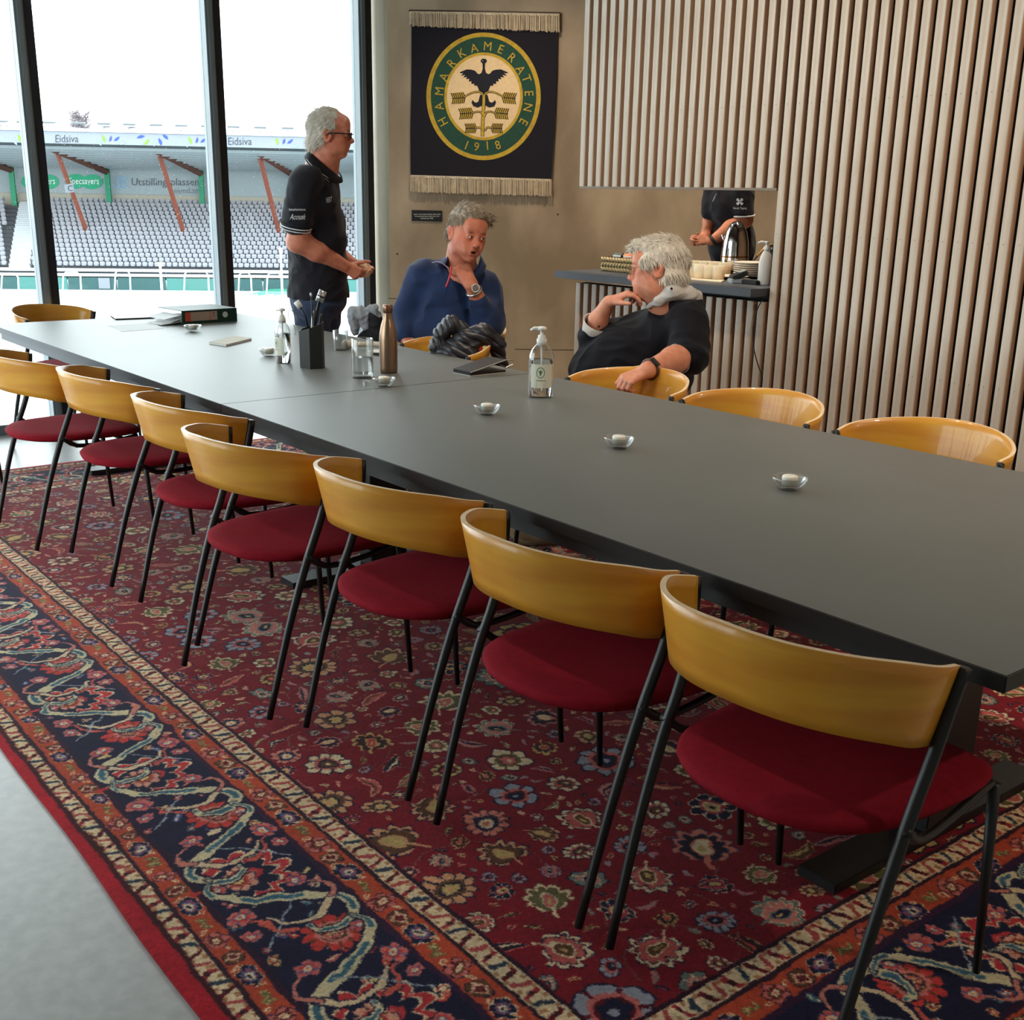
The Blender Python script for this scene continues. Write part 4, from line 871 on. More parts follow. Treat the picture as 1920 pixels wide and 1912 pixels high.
# C board on the prop
a = [sp(*q, 5.6) for q in ((122, 346), (139, 344), (141, 360), (125, 362))]; t = thing('sector_sign', tuple(sw(a[0][0], 5.4, a[3][1])), 'small white board with letter C on a red prop of the stand', 'sign')
mb = MB(); mb.add([sw(s, n, z) for n in (5.25, 5.35) for s, z in a], [(3, 2, 1, 0), (4, 5, 6, 7), (0, 1, 5, 4), (1, 2, 6, 5), (2, 3, 7, 6), (3, 0, 4, 7)]); mb.out('board', M_fas, t, world=True)
V, F = text_fit('C', 127.5, 136.5, 347.5, 358.5); mb = MB(); mb.add([sw(q[0], 5.2, q[1]) for q in [sp(x, y, 5.25) for x, y in V]], F); mb.out('lettering', M_txt, t, world=True)
# floodlights along the roof edge
fl = None; xs = [8, 50, 97, 152, 200, 247, 297, 344, 392, 441, 491, 542, 592, 640]
for x in xs:
    s, z = sp(x, 252, 0)
    if fl is None:
        fl = o = thing('floodlight', (0, 0, 0), None, None); o.parent = st_
        H_ = lambda a, n, h: SS*a+SN*n+np.array([0, 0, h])
        MB().tube([H_(-.25, 0, .0), H_(-.1, -.2, .42), H_(.3, -.1, .42), H_(.38, 0, 0)], .035, 5).out('bracket', M_galv, o)
        mb = MB(); mb.add([H_(a, n, h) for n, h0 in ((-.55, .52), (.15, .6)) for a in (-.55, .4) for h in (h0, h0+.14)], [(0, 1, 3, 2), (4, 6, 7, 5), (0, 4, 5, 1), (2, 3, 7, 6), (1, 5, 7, 3), (0, 2, 6, 4)]); mb.out('lamp_head', M_galv, o)
    else: o = copy_tree(fl, st_)
    o.location = tuple(sw(s, 0, ft-.05)-np.array(st_.location))
# metal barriers and goal frames by the pitch edge
M_wht = mat('white_painted_steel', (190, 200, 200), .5)
for i, (x0, x1, yt, yb, lab) in enumerate([(2, 33, 513, 552, 'leftmost'), (117, 150, 511, 549, 'left of the white board'), (215, 243, 507, 555, 'right of the white board'), (345, 390, 509, 556, 'left of the middle mullion foot'), (447, 470, 511, 556, 'right of the middle mullion'), (500, 527, 512, 560, 'beside the standing man')]):
    q = [sp(x, y, -2.2) for x, y in ((x0, yb), (x0, yt), (x1, yt), (x1, yb))]
    t = thing('barrier', tuple(sw(q[0][0], -2.2, GZ)), 'snowy white tubular barrier by the pitch edge, '+lab, 'barrier', 'barriers along the pitch edge')
    A_ = lambda s, n, z: sw(s, n, z)
    MB().tube([A_(q[0][0], -2.2, GZ+.05), A_(q[1][0]+.05, -2.2, q[1][1]-.2), A_(q[1][0]+.25, -2.2, q[1][1]), A_(q[2][0]-.2, -2.2, q[2][1]), A_(q[2][0], -2.2, q[2][1]-.3), A_(q[3][0]+.1, -2.2, GZ+.05)], .07, 6).out('tube_frame', M_wht, t, world=True)
    MB().tube([A_(q[0][0]-.4, -2.9, GZ+.06), A_(q[0][0]+.5, -1.5, GZ+.06)], .08, 6).tube([A_(q[3][0]-.4, -2.9, GZ+.06), A_(q[3][0]+.5, -1.5, GZ+.06)], .08, 6).out('foot', M_wht, t, world=True)
for x, y0, y1, w, d, lab in ((306.5, 497, 586, .095, 78, 'pale post with yellow top standing alone in the snow'), (531, 470, 588, .08, 76, 'thin pale post in the snow left of the standing man')):
    b = onz(x, y1, GZ); dd = float((b-CAM)@fw); tp_ = P(x, y0, dd); t = thing('pitch_post', tuple(b), lab, 'post')
    MB().tube([b, (b[0], b[1], tp_[2])], w, 8).out('shaft', M_wht, t, world=True)
    MB().tube([(b[0], b[1], tp_[2]), (b[0], b[1], tp_[2]+.25)], w*1.7, 8).out('cap', mat('pale_yellow', (200, 196, 130), .6), t, world=True)
# net of a goal seen at the right, green
t = thing('goal_net', tuple(sw(sp(480, 550, -1)[0], -1, GZ)), 'green net heaped over a frame by the pitch right of the middle mullion', 'net')
mb = MB(); nx = 26
base_ = [sp(450+3.5*i, 556-8*math.sin(i/nx*PI)-14*max(0, (i-8)/18), -1.4) for i in range(nx+1)]
for i in range(nx):
    for j in range(6):
        a, b = base_[i], base_[i+1]; za = GZ+(a[1]-GZ)*(j+1)/6; zb__ = GZ+(b[1]-GZ)*j/6; mb.tube([sw(a[0], -1.4, za), sw(b[0], -1.4, zb__)], .02, 3); mb.tube([sw(a[0], -1.4, zb__), sw(b[0], -1.4, za)], .02, 3)
mb.out('net', mat('green_net', (60, 160, 130), .7), t, world=True)
# frosted tree behind the roof
b = P(163, 351, 150); b[2] = GZ; t = thing('frosted_tree', tuple(b), 'bare round tree white with frost rising behind the stand roof', 'tree')
H_ = 150/FPX; top = P(163, 200, 150)[2]
MB().tube([b, b+[0, 0, (top-GZ)*.45], b+[0, 0, (top-GZ)*.93]], [.5, .35, .12], 7).out('trunk', mat('frosted_bark', (70, 64, 66), .9), t, world=True)
mb = MB(); rr = np.random.RandomState(9)
for i in range(150):
    z0 = (top-GZ)*rr.uniform(.62, .90); a = rr.uniform(0, 2*PI); L_ = rr.uniform(.6, 1)*2.1; dr = np.array([math.cos(a), math.sin(a), rr.uniform(.2, 1.3)]); dr /= np.linalg.norm(dr)
    p = b+[0, 0, z0]; q = p+dr*L_*.6; e_ = q+(dr+[0, 0, -.15])*L_*.4; mb.tube([p, q, e_], [.10, .07, .03], 3, False)
    for k in range(7):
        s_ = p+(e_-p)*rr.uniform(.3, 1); d2 = rr.normal(0, 1, 3); d2[2] = d2[2]*.6; d2 /= np.linalg.norm(d2); mb.tube([s_, s_+d2*.55, s_+d2*.9+[0, 0, -.25]], [.05, .035, .018], 3, False)
props(mb.out('crown', mat('frosted_twigs', (116, 106, 110), .9), t, world=True), kind='stuff')
# ------------------------------------------------------------------ tapestry on the oblique wall
def zp(x, y): return 740+x*380/1690, y*430/1912          # close-up pixel -> photograph pixel
M_tap = mat('black_navy_wool', (20, 17, 26), .95, bump=(420, .3, .002), coords='Object'); M_gold = mat('gold_yarn', (196, 164, 46), .8, noise=(30, .25), col2=(164, 128, 40), bump=(500, .3, .001))
M_tgreen = mat('dark_green_yarn', (34, 74, 56), .9, noise=(60, .3), col2=(26, 58, 46), bump=(500, .3, .001)); M_tcream = mat('cream_yarn', (226, 196, 150), .85, noise=(50, .3), col2=(210, 180, 136), bump=(500, .3, .001)); M_fringe = mat('fringe_yarn', (216, 200, 174), .9, noise=(30, .3), col2=(186, 168, 140))
c = wallpt(905, 190, .02); tp = thing('club_tapestry', tuple(c), 'black woven wall hanging with round green and gold bird emblem and cream fringes', 'tapestry')
def wdec(name, polys, off, m, par, th_=.0022, px=False):
    mb = MB()
    for pl in polys:
        if isinstance(pl, tuple): V, F = pl; q = [wallpt(*(v if px else zp(*v)), off) for v in V]; mb.add(q, F)
        else:
            a = [wallpt(*(v if px else zp(*v)), off) for v in pl]; b = [p-WN*th_ for p in a]; k = len(a)
            mb.add(a+b, [tuple(range(k))]+[(i, (i+1) % k, k+(i+1) % k, k+i) for i in range(k)])
    return mb.out(name, m, par, world=True)
cl = [(140, 150), (700, 160), (1358, 180), (1350, 600), (1335, 1000), (1308, 1497), (700, 1478), (133, 1462), (130, 1100), (138, 700)]
wdec('cloth', [cl], .022, M_tap, tp, .016)
ecx, ecy = 741, 803
def er(rx, ry, k=72, ox=0, oy=0): return [(ecx+ox+rx*math.cos(2*PI*i/k), ecy+oy-ry*math.sin(2*PI*i/k)) for i in range(k)]
def ring2(r0, r1, m, name, off, k=72):
    A = er(*r0); B_ = er(*r1); V = [wallpt(*zp(*v), off) for v in A+B_]; mb = MB().add(V, [(i, (i+1) % k, k+(i+1) % k, k+i) for i in range(k)]); return mb.out(name, m, tp, world=True)
ring2((477, 532), (440, 496), M_gold, 'outer_gold_ring', .0232)
ring2((440, 496), (328, 366), M_tgreen, 'green_ring', .0232)
ring2((328, 366), (305, 342), MATS['gold_yarn'], 'inner_gold_ring', .0236)
wdec('cream_disc', [er(305, 342)], .0232, M_tcream, tp, .001)
for ch, x, y in [('H', 402, 1015), ('A', 370, 887), ('M', 372, 760), ('A', 410, 640), ('R', 475, 525), ('K', 560, 440), ('A', 663, 400), ('M', 776, 385), ('E', 887, 410), ('R', 980, 482), ('A', 1050, 580), ('T', 1100, 655), ('E', 1120, 780), ('N', 1112, 895), ('E', 1075, 1018), ('1', 600, 1210), ('9', 683, 1222), ('1', 773, 1212), ('8', 860, 1208)]:
    V, F = text2d(ch); a, b = V.min(0), V.max(0); V = (V-(a+b)/2)/(b[1]-a[1])*72
    dig = ch in '198'; ang = math.atan2((x-ecx)/440, -(y-ecy)/496) if not dig else -math.atan2((x-ecx)/440, (y-ecy)/496)
    ca, sa = math.cos(ang), math.sin(ang); q = [(x+ca*u*.92+sa*v, y+sa*u*.92-ca*v) for u, v in V]
    wdec('letter', [(q, F)], .0244, M_gold, tp)
M_navy = mat('navy_black_yarn', (24, 24, 34), .9)
half = [(741, 488), (725, 492), (716, 508), (722, 520), (732, 528), (734, 570), (724, 606), (705, 618), (690, 612), (672, 590), (640, 580), (600, 578), (540, 604), (556, 612), (575, 606), (552, 632), (590, 622), (572, 646), (604, 640), (596, 660), (622, 656), (618, 680), (640, 676), (640, 700), (662, 696), (666, 716), (686, 712), (700, 745), (712, 778), (741, 792)]
bird = half+[(2*743-x, y) for x, y in half[::-1][1:-1]]
bV = [(x, y) for x, y in bird]
wdec('bird', [bV[::-1]], .0246, M_navy, tp, .0015)
wdec('bird_eye', [[(735+4*math.cos(i), 506+4*math.sin(i)) for i in range(6)]], .0256, M_tcream, tp, .0002)
def pstrip(pts, w0, w1=None):
    pts = [np.array(p[:2], float) for p in spline([(*p, 0) for p in pts], 5)]; n = len(pts); L_, R_ = [], []
    for i, p in enumerate(pts):
        d = pts[min(i+1, n-1)]-pts[max(i-1, 0)]; d /= np.linalg.norm(d)+1e-9; w = w0+((w1 if w1 is not None else w0)-w0)*i/(n-1); L_.append(p+[-d[1]*w, d[0]*w]); R_.append(p-[-d[1]*w, d[0]*w])
    return L_, R_
def strip(name, lines, off, m):
    mb = MB()
    for pts, w0, w1 in lines:
        A, B_ = pstrip(pts, w0, w1); n = len(A); mb.add([wallpt(*zp(*v), off) for v in A+B_], [(i, i+1, n+i+1, n+i) for i in range(n-1)])
    return mb.out(name, m, tp, world=True)
L6 = [[(741, 800), (725, 775), (695, 765), (650, 772), (600, 795), (575, 812)], [(738, 975), (725, 940), (690, 930), (640, 945)], [(733, 1090), (720, 1068), (700, 1062), (668, 1068)]]
mir = lambda P_: [(2*743-x, y) for x, y in P_]
lines = [(l, 9, 7) for l in L6]+[(mir(l), 9, 7) for l in L6]+[([(744, 790), (741, 900), (735, 1000), (732, 1136)], 15, 15)]
strip('stem_outline', lines, .0250, M_navy); strip('stem', [(p, a-4.5, b-4) for p, a, b in lines], .0255, M_gold)
bud = [(732, 790), (735, 850), (728, 880), (695, 896), (655, 885), (640, 855), (650, 832), (664, 850), (680, 856), (698, 846), (704, 820), (712, 790)]
wdec('bud', [bud, mir(bud)[::-1]], .0249, M_navy, tp, .001)
# feather leaves: gold body, dark barbs
for (ax, ay), (bx, by), hw in [((590, 812), (472, 822), 46), ((655, 940), (535, 950), 46), ((682, 1068), (585, 1070), 40)]:
    for s_ in (0, 1):
        f_ = (lambda p: p) if s_ == 0 else (lambda p: (2*743-p[0], p[1])); d = np.array([bx-ax, by-ay], float); L_ = np.linalg.norm(d); d /= L_; nn = np.array([-d[1], d[0]])
        body = []
        for sg in (1, -1):
            e = [np.array([ax, ay])+d*L_*.0, np.array([ax, ay])+d*L_*.12+nn*sg*hw, np.array([ax, ay])+d*L_*1.0+nn*sg*hw*.92, np.array([ax, ay])+d*L_*.86]
            body.append([f_(tuple(p)) for p in (e if (sg == 1) == (s_ == 0) else e[::-1])])
        wdec('leaf', [b_[::-1] for b_ in body], .0247, M_gold, tp, .0008)
        bars = []
        for k in range(7):
            q0 = np.array([ax, ay])+d*L_*(.02+.14*k)
            for sg in (1, -1): bars.append(([f_(tuple(q0)), f_(tuple(q0+d*L_*.06+nn*sg*hw*.5)), f_(tuple(q0+d*L_*.13+nn*sg*hw))], 3.2, 3.2))
        bars.append(([f_((ax, ay)), f_(tuple(np.array([ax, ay])+d*L_*.95))], 3.6, 3.6)); strip('leaf_barbs', bars, .0252, M_navy)
# cream hem bands and fringes
for nm, y0a, y0b, ylen, bulge in (('upper_fringe', 97, 118, 138, 1), ('lower_fringe', 1462, 1497, 140, 0)):
    xa, xb = (126, 1374) if bulge else (134, 1306)
    wdec('hem_band', [[(xa, y0a-4), (xb, y0b-4), (xb, y0b+16), (xa, y0a+16)]], .034, M_fringe, tp, .018)
    mb = MB(); n = 190
    for i in range(n):
        u = i/(n-1); x = xa+(xb-xa)*u; y0 = y0a+(y0b-y0a)*u+4; L_ = ylen*(1+(.0 if not bulge else -.12+.22*u))-RNG.uniform(0, 14)-(8 if i < 4 else 0); o1 = RNG.uniform(.026, .037); w = 4.2
        xs_ = x+RNG.uniform(-3, 3)
        V = [wallpt(*zp(xs_-w, y0), o1), wallpt(*zp(xs_+w, y0), o1), wallpt(*zp(xs_+w+RNG.uniform(-4, 4), y0+L_), o1-.004), wallpt(*zp(xs_-w, y0+L_), o1-.004)]
        mid = [wallpt(*zp(xs_, y0), o1+.005), wallpt(*zp(xs_+RNG.uniform(-2, 2), y0+L_), o1+.002)]
        mb.add(V+mid, [(0, 4, 5, 3), (4, 1, 2, 5)])
    props(mb.out(nm, M_fringe, tp, world=True), kind='stuff')
a, b = wallpt(*zp(120, 92), .012), wallpt(*zp(1385, 112), .012); MB().tube([a, b], .008, 8).out('hanging_rod', mat('dark_rod', (60, 48, 36), .5), tp, world=True)
# plaque
q = [(772, 393.5), (829, 395), (829, 415.5), (772, 414)]; t = thing('wall_plaque', tuple(wallpt(800, 405)), 'small black plaque with tiny white text under the tapestry', 'plaque')
mb = MB(); f_ = [wallpt(*v, .008) for v in q]; g_ = [wallpt(*v, .0005) for v in q]; mb.add(g_+f_, BX); mb.out('plate', mat('plaque_black', (14, 14, 14), .4), t, world=True)
for s_, x0, x1, y in (('Teppet er vevet i Norge for klubbens jubileum og ble', 775, 826, 400.5), ('første gang hengt opp på stadion samme høst,', 778, 824, 404.2), ('til minne om 1918', 789, 812, 407.9)):
    V, F = text_fit(s_, x0, x1, y, y+2.6); wdec('engraved_line', [([tuple(v) for v in V], F)], .0088, mat('plaque_white', (224, 222, 214), .6), t, px=True)

# ------------------------------------------------------------------ serving counter and what stands on it
CT = OZ0+.03; CF = SLY-.10
t = thing('serving_counter', (-4.1, SLY+.2, 0), 'grey stone serving counter top running through the slatted wall hatch', 'counter')
MB().bbox(-4.87, OX1-.015, CF, SLY+.52, OZ0-.006, CT, .002).out('countertop', mat('grey_stone_top', (70, 76, 84), .45, noise=(90, .3), col2=(58, 64, 72)), t, world=True)
MB().box(-4.75, OX1-.03, SLY+.43, SLY+.5, 0, OZ0-.007).out('counter_back', mat('bar_front_dark', (48, 40, 34), .6), t, world=True)
def onC(px, py): return onz(px, py, CT)
def at(px, py): q = onC(px, py); return (q[0], q[1], CT)
# basket
p = at(1172, 511); sc = float((onC(1172, 511)-CAM)@fw)/FPX; t = thing('woven_basket', (p[0], p[1]+.06, CT), 'pale plaited rectangular basket at the left end of the grey counter', 'basket')
bw, bd, bh = 44*sc*1.25, .09, 27*sc; mb = MB(); M_bk = mat('plaited_palm', (214, 196, 152), .8, noise=(80, .3), col2=(170, 148, 104))
rows_ = 3; br = MB()
for face in range(4):
    L_ = 2*bw if face % 2 == 0 else 2*bd; n = int(L_/.022)
    for r in range(rows_):
        for k in range(n):
            u = -L_/2+(k+.5)*L_/n; z = bh*(r+.5)/rows_; sg = 1 if r % 2 else -1
            a = (u-.011, z-.009*sg); b = (u+.011, z+.009*sg)
            f3 = {0: lambda u, z: (u, -bd, z), 1: lambda u, z: (bw, u, z), 2: lambda u, z: (u, bd, z), 3: lambda u, z: (-bw, u, z)}[face]
            br.tube([f3(*a), f3((a[0]+b[0])/2, (a[1]+b[1])/2), f3(*b)], [.004, .0085, .004], 5)
props(br.out('plaiting', M_bk, t, True), kind='stuff')
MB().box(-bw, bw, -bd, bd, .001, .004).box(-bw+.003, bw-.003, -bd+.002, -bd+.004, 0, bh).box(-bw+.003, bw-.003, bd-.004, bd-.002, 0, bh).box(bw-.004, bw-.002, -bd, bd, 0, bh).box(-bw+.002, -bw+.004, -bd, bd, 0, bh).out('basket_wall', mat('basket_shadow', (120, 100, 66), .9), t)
for i, (x, y, z, c_, nm, lab) in enumerate([(-.10, -.05, .0, (226, 200, 60), 'snack_bag', 'yellow snack packet on the right of the basket'), (-.13, .02, .0, (214, 120, 50), 'tea_box', 'orange packet lying in the plaited basket'), (.03, -.02, 0, (60, 64, 60), 'utensil', 'dark wrapped packet near the basket left end')]):
    t2 = thing(nm, (p[0]+[bw*.55, -bw*.05, -bw*.45][i], p[1]+.06, CT+bh*.6), lab, 'packet')
    mb = MB(); mb.bbox(-.045, .045, -.05, .05, 0, bh*.5+.012, .008); mb.out('packet', mat('packet_%s' % ['yellow', 'orange', 'dark'][i], c_, .5), t2, True)
    MB().box(-.04, .04, -.0512, -.0502, bh*.42, bh*.42+.008).out('band', M_white, t2)
# drinking glasses in a huddle
base = None; M_gl2 = mat('milky_plastic', (240, 230, 208), .25, trans=.35, ior=1.2, sss=.4)
for k, (x, y) in enumerate([(1296, 521), (1312, 523), (1329, 524), (1346, 525), (1300, 514), (1320, 515), (1338, 516), (1358, 518), (1282, 518)]):
    if base is None:
        base = o = thing('bar_glass', (0, 0, 0), 'x', 'glass', 'glasses on the counter'); MB().lathe([(0, 0), (.03, 0), (.034, .07), (.0325, .07), (.028, .006), (0, .006)], 18).out('tumbler', M_gl2, o, True)
    else: o = copy_tree(base)
    q = at(x, y); o.location = q
    o['label'] = 'clear glass in the %s row on the counter, %s' % (('front' if k < 4 else 'back'), ['first from the grey haired head', 'second from the grey haired head', 'third from the grey haired head', 'last before the plates', 'first from the left', 'second from the left', 'third from the left', 'beside the plate stack', 'partly hidden by the head'][k])
# napkins
q = [onC(*v) for v in ((1300, 523.5), (1346, 526.5), (1354, 524), (1308, 521))]; q = [v for v in q]; t = thing('napkins', tuple(np.mean(q, 0)), 'thin pile of cream paper napkins in front of the glasses', 'napkins')
q = [onC(*v) for v in ((1282, 523.5), (1352, 529.5), (1358, 526), (1292, 520))]; pp = np.array(t.location); MB().add([v-pp for v in q]+[v-pp+[0, 0, .004] for v in q], BX).out('napkin_pile', mat('napkin_cream', (232, 214, 184), .85), t)
# plates
t = thing('plate_stack', at(1402, 524), 'x', 'plate'); base = None; bpy.data.objects.remove(t); q = at(1402, 521)
for k in range(7):
    if base is None: base = o = thing('plate', (0, 0, 0), 'x', 'plate', 'stack of cream plates'); MB().lathe([(0, .002), (.05, .002), (.085, .012), (.09, .014), (.085, .017), (.05, .007), (0, .007)], 28).out('dish', mat('cream_china', (232, 220, 204), .3), o, True)
    else: o = copy_tree(base)
    o.location = (q[0], q[1]+.02, CT+.0105*k+.0); o['label'] = 'cream china plate, %s in the stack beside the white pump bottle' % ['lowest', 'second from bottom', 'third from bottom', 'middle one', 'third from top', 'second from top', 'topmost'][k]
o = copy_tree(base); q = at(1362, 523); o.location = (q[0], q[1]+.03, CT+.0); o['label'] = 'single cream plate on the counter left of the card terminal'; 
# card terminal
q = at(1386, 531); t = thing('card_terminal', q, 'grey and black card payment terminal at the counter edge', 'terminal', None, -.5)
Mx = Matrix.Rotation(math.radians(-18), 4, 'X') @ Matrix.Identity(4)
MB().bbox(-.034, .034, -.05, .05, .0, .022, .004).out('base', mat('terminal_grey', (150, 158, 160), .4), t)
MB().bbox(-.034, .034, -.045, .035, .024, .046, .005, Matrix.Translation((0, .01, .006)) @ Matrix.Rotation(math.radians(20), 4, 'X')).out('reader_body', mat('terminal_dark', (36, 40, 42), .4), t)
MB().bbox(-.026, .026, -.0, .032, .047, .049, .001, Matrix.Translation((0, .01, .006)) @ Matrix.Rotation(math.radians(20), 4, 'X')).out('screen', mat('terminal_screen', (160, 176, 170), .2), t)
t = thing('receipt_tray', at(1412, 533), 'low black tray between card terminal and white pump bottle', 'tray'); MB().bbox(-.05, .045, -.03, .04, 0, .02, .004).out('tray', mat('tray_black', (18, 18, 18), .5), t)
# white pump bottle
q = at(1432, 534); t = thing('white_pump_bottle', q, 'tall opaque white pump bottle at the right end of the counter', 'bottle', None, .5)
MB().lathe([(0, 0), (.029, 0), (.031, .004), (.031, .1), (.027, .125), (.016, .15), (.011, .156), (.011, .17), (0, .17)], 6 and 24, M=Matrix.Diagonal((1, .8, 1, 1))).out('bottle_body', mat('opaque_white', (226, 220, 212), .45), t, True)
MB().lathe([(.013, .16), (.013, .176), (.006, .178), (.005, .19), (.011, .191), (.011, .197), (0, .199)], 16).tube([(0, 0, .194), (-.03, 0, .195), (-.042, 0, .19)], [.006, .005, .0035], 8).out('pump', M_white, t, True)
# chrome vacuum jug
q = onz(1347, 499, CT); sc = float((q-CAM)@fw)/FPX; q = onz(1347, 513, CT); t = thing('vacuum_jug', (q[0], q[1]+.12, CT), 'tall dome shaped chrome vacuum jug behind the glasses', 'jug')
hh = 76*sc*1.13; r_ = 22.5*sc*1.04; MB().lathe([(0, 0), (r_, 0), (r_, .02), (r_*1.0, hh*.35), (r_*.93, hh*.6), (r_*.76, hh*.8), (r_*.5, hh*.94), (r_*.22, hh*.99), (0, hh)], 32).out('body', M_chrome, t, True)
MB().tube(spline([(-r_*.9, 0, hh*.62), (-r_*1.15, 0, hh*.66), (-r_*1.3, 0, hh*.72)], 4), [.012]*5+[.01]*4, 8).out('spout', M_chrome, t, True)
MB().lathe([(r_*.98, hh*.3), (r_*1.02, hh*.31), (r_*1.02, hh*.33), (r_*.98, hh*.34)], 32).out('seam_ring', mat('jug_seam', (150, 110, 70), .2, 1), t, True)
# black kettle with wooden handle
q = onz(1440, 498, CT); t = thing('kettle', (q[0]+.02, q[1]+.03, CT), 'black kettle with wooden handle at the right jamb of the hatch', 'kettle')
MB().lathe([(0, 0), (.05, 0), (.055, .03), (.05, .09), (.035, .12), (0, .125)], 22).lathe([(0, .125), (.012, .127), (.014, .14), (0, .15)], 12).out('pot', mat('black_enamel', (14, 13, 13), .25), t, True)
MB().tube([(-.05, -.02, .115), (-.095, -.045, .055)], [.0075, .0065], 8).out('wooden_handle', mat('honey_wood', (196, 148, 82), .5), t, True)
MB().tube(spline([(-.095, -.045, .055), (-.115, -.055, .02), (-.112, -.05, .004)], 4), .004, 6).out('handle_wire', M_dk, t, True)
# cable hanging from the counter
pts = [onY(*v, SLY-.014) for v in ((1433, 553), (1420, 580), (1412, 615), (1413, 650), (1420, 680), (1428, 705), (1426, 728), (1424, 760), (1422, 800))]; pts[0] = onY(1430, 562, SLY-.014)
t = thing('hanging_cable', tuple(pts[0]), 'thin black cable hanging from the counter in front of the white slats', 'cable'); MB().tube(spline([p-np.array(t.location) for p in pts], 5), .0028, 6).out('cable', mat('cable_black', (16, 16, 16), .5), t, True)
# ------------------------------------------------------------------ distance-field sculpting (for people and cloth)
class Sculpt:
    """px-space: x right, y up (minus the row), z away; all in photograph pixels at distance D0"""
    def __init__(s, D0, pyref): s.D0 = D0; s.k = D0/FPX; s.ref = pyref; s.pr = []
    def J(s, px, py, z=0): return np.array([px, -py, z+.306*(py-s.ref)], float)
    def world(s, V):
        V = np.asarray(V, float).reshape(-1, 3); D = s.D0+V[:, 2]*s.k
        return CAM+D[:, None]*(fw+((V[:, 0]-CX)/FPX)[:, None]*rt+((CY+V[:, 1])/FPX)[:, None]*up)
def cap(a, b, ra, rb=None, k=6, sub=0): return ('c', np.array(a, float), np.array(b, float), ra, ra if rb is None else rb, k, sub)
def ell(c, r, R=None, k=6, sub=0): return ('e', np.array(c, float), np.array(r, float), np.eye(3) if R is None else np.array(R, float), k, sub)
def plane(p, n): return ('p', np.array(p, float), np.array(n, float)/np.linalg.norm(n))    # removes the side n points to
def chain(pts, rs, k=6): return [cap(pts[i], pts[i+1], rs[i], rs[i+1], k) for i in range(len(pts)-1)]
def infl(pr, d):
    o = []
    for p in pr:
        if p[0] == 'c': o.append(('c', p[1], p[2], p[3]+d, p[4]+d, p[5], p[6]))
        elif p[0] == 'e': o.append(('e', p[1], p[2]+d, p[3], p[4], p[5]))
    return o
def sculpt(prims, h, disp=None):
    lo = np.full(3, 1e9); hi = -lo
    for p in prims:
        if p[0] == 'p' or p[-1]: continue
        if p[0] == 'c':
            for q, r in ((p[1], p[3]), (p[2], p[4])): lo = np.minimum(lo, q-r); hi = np.maximum(hi, q+r)
        else: r = np.abs(p[3].T @ np.diag(p[2])).max(1)*1.2; lo = np.minimum(lo, p[1]-r); hi = np.maximum(hi, p[1]+r)
    lo -= 4*h; hi += 4*h; n = np.ceil((hi-lo)/h).astype(int)+1
    ax = [lo[i]+h*np.arange(n[i]) for i in range(3)]; D = np.full(n, 50., np.float32)
    for p in prims:
        if p[0] == 'p':
            X, Y, Z = np.meshgrid(*ax, indexing='ij', sparse=True); d = (X-p[1][0])*p[2][0]+(Y-p[1][1])*p[2][1]+(Z-p[1][2])*p[2][2]; D = np.maximum(D, d.astype(np.float32)); continue
        if p[0] == 'c': l = np.minimum(p[1]-p[3], p[2]-p[4]); u = np.maximum(p[1]+p[3], p[2]+p[4]); k = p[5]
        else: r = np.abs(p[3].T @ np.diag(p[2])).sum(1)*.8+1; l = p[1]-r; u = p[1]+r; k = p[4]
        m = k+4*h; i0 = np.clip(((l-m-lo)/h).astype(int), 0, n-1); i1 = np.clip(((u+m-lo)/h).astype(int)+2, 1, n)
        if (i1 <= i0).any(): continue
        sl = tuple(slice(a, b) for a, b in zip(i0, i1)); X, Y, Z = np.meshgrid(*[ax[i][sl[i]] for i in range(3)], indexing='ij', sparse=True)
        if p[0] == 'c':
            ba = p[2]-p[1]; L2 = ba @ ba+1e-9; t = np.clip(((X-p[1][0])*ba[0]+(Y-p[1][1])*ba[1]+(Z-p[1][2])*ba[2])/L2, 0, 1)
            d = np.sqrt((X-p[1][0]-t*ba[0])**2+(Y-p[1][1]-t*ba[1])**2+(Z-p[1][2]-t*ba[2])**2)-(p[3]+(p[4]-p[3])*t)
        else:
            q = [((X-p[1][0])*p[3][i, 0]+(Y-p[1][1])*p[3][i, 1]+(Z-p[1][2])*p[3][i, 2])/p[2][i] for i in range(3)]
            k0 = np.sqrt(q[0]**2+q[1]**2+q[2]**2)+1e-6; k1 = np.sqrt((q[0]/p[2][0])**2+(q[1]/p[2][1])**2+(q[2]/p[2][2])**2)+1e-6; d = k0*(k0-1)/k1
        d = d.astype(np.float32); A = D[sl]
        if p[-1]: d = -d; hh = np.clip(.5-.5*(d-A)/-k, 0, 1) if False else np.clip(.5+.5*(d-A)/k, 0, 1); D[sl] = A*(1-hh)+d*hh+k*hh*(1-hh)
        else: hh = np.clip(.5+.5*(d-A)/k, 0, 1); D[sl] = d*(1-hh)+A*hh-k*hh*(1-hh)
    if disp is not None:
        X, Y, Z = np.meshgrid(*ax, indexing='ij', sparse=True); D = D+disp(X, Y, Z).astype(np.float32)
    # surface nets
    ins = D < 0; c = ins[:-1, :-1, :-1].astype(np.int8)
    tot = sum(ins[a:n[0]-1+a, b:n[1]-1+b, e:n[2]-1+e].astype(np.int8) for a in (0, 1) for b in (0, 1) for e in (0, 1))
    act = (tot > 0) & (tot < 8); I = np.argwhere(act); idx = np.full(act.shape, -1, np.int32); idx[act] = np.arange(len(I))
    acc = np.zeros((len(I), 3)); cnt = np.zeros(len(I))
    cor = [(a, b, e) for a in (0, 1) for b in (0, 1) for e in (0, 1)]
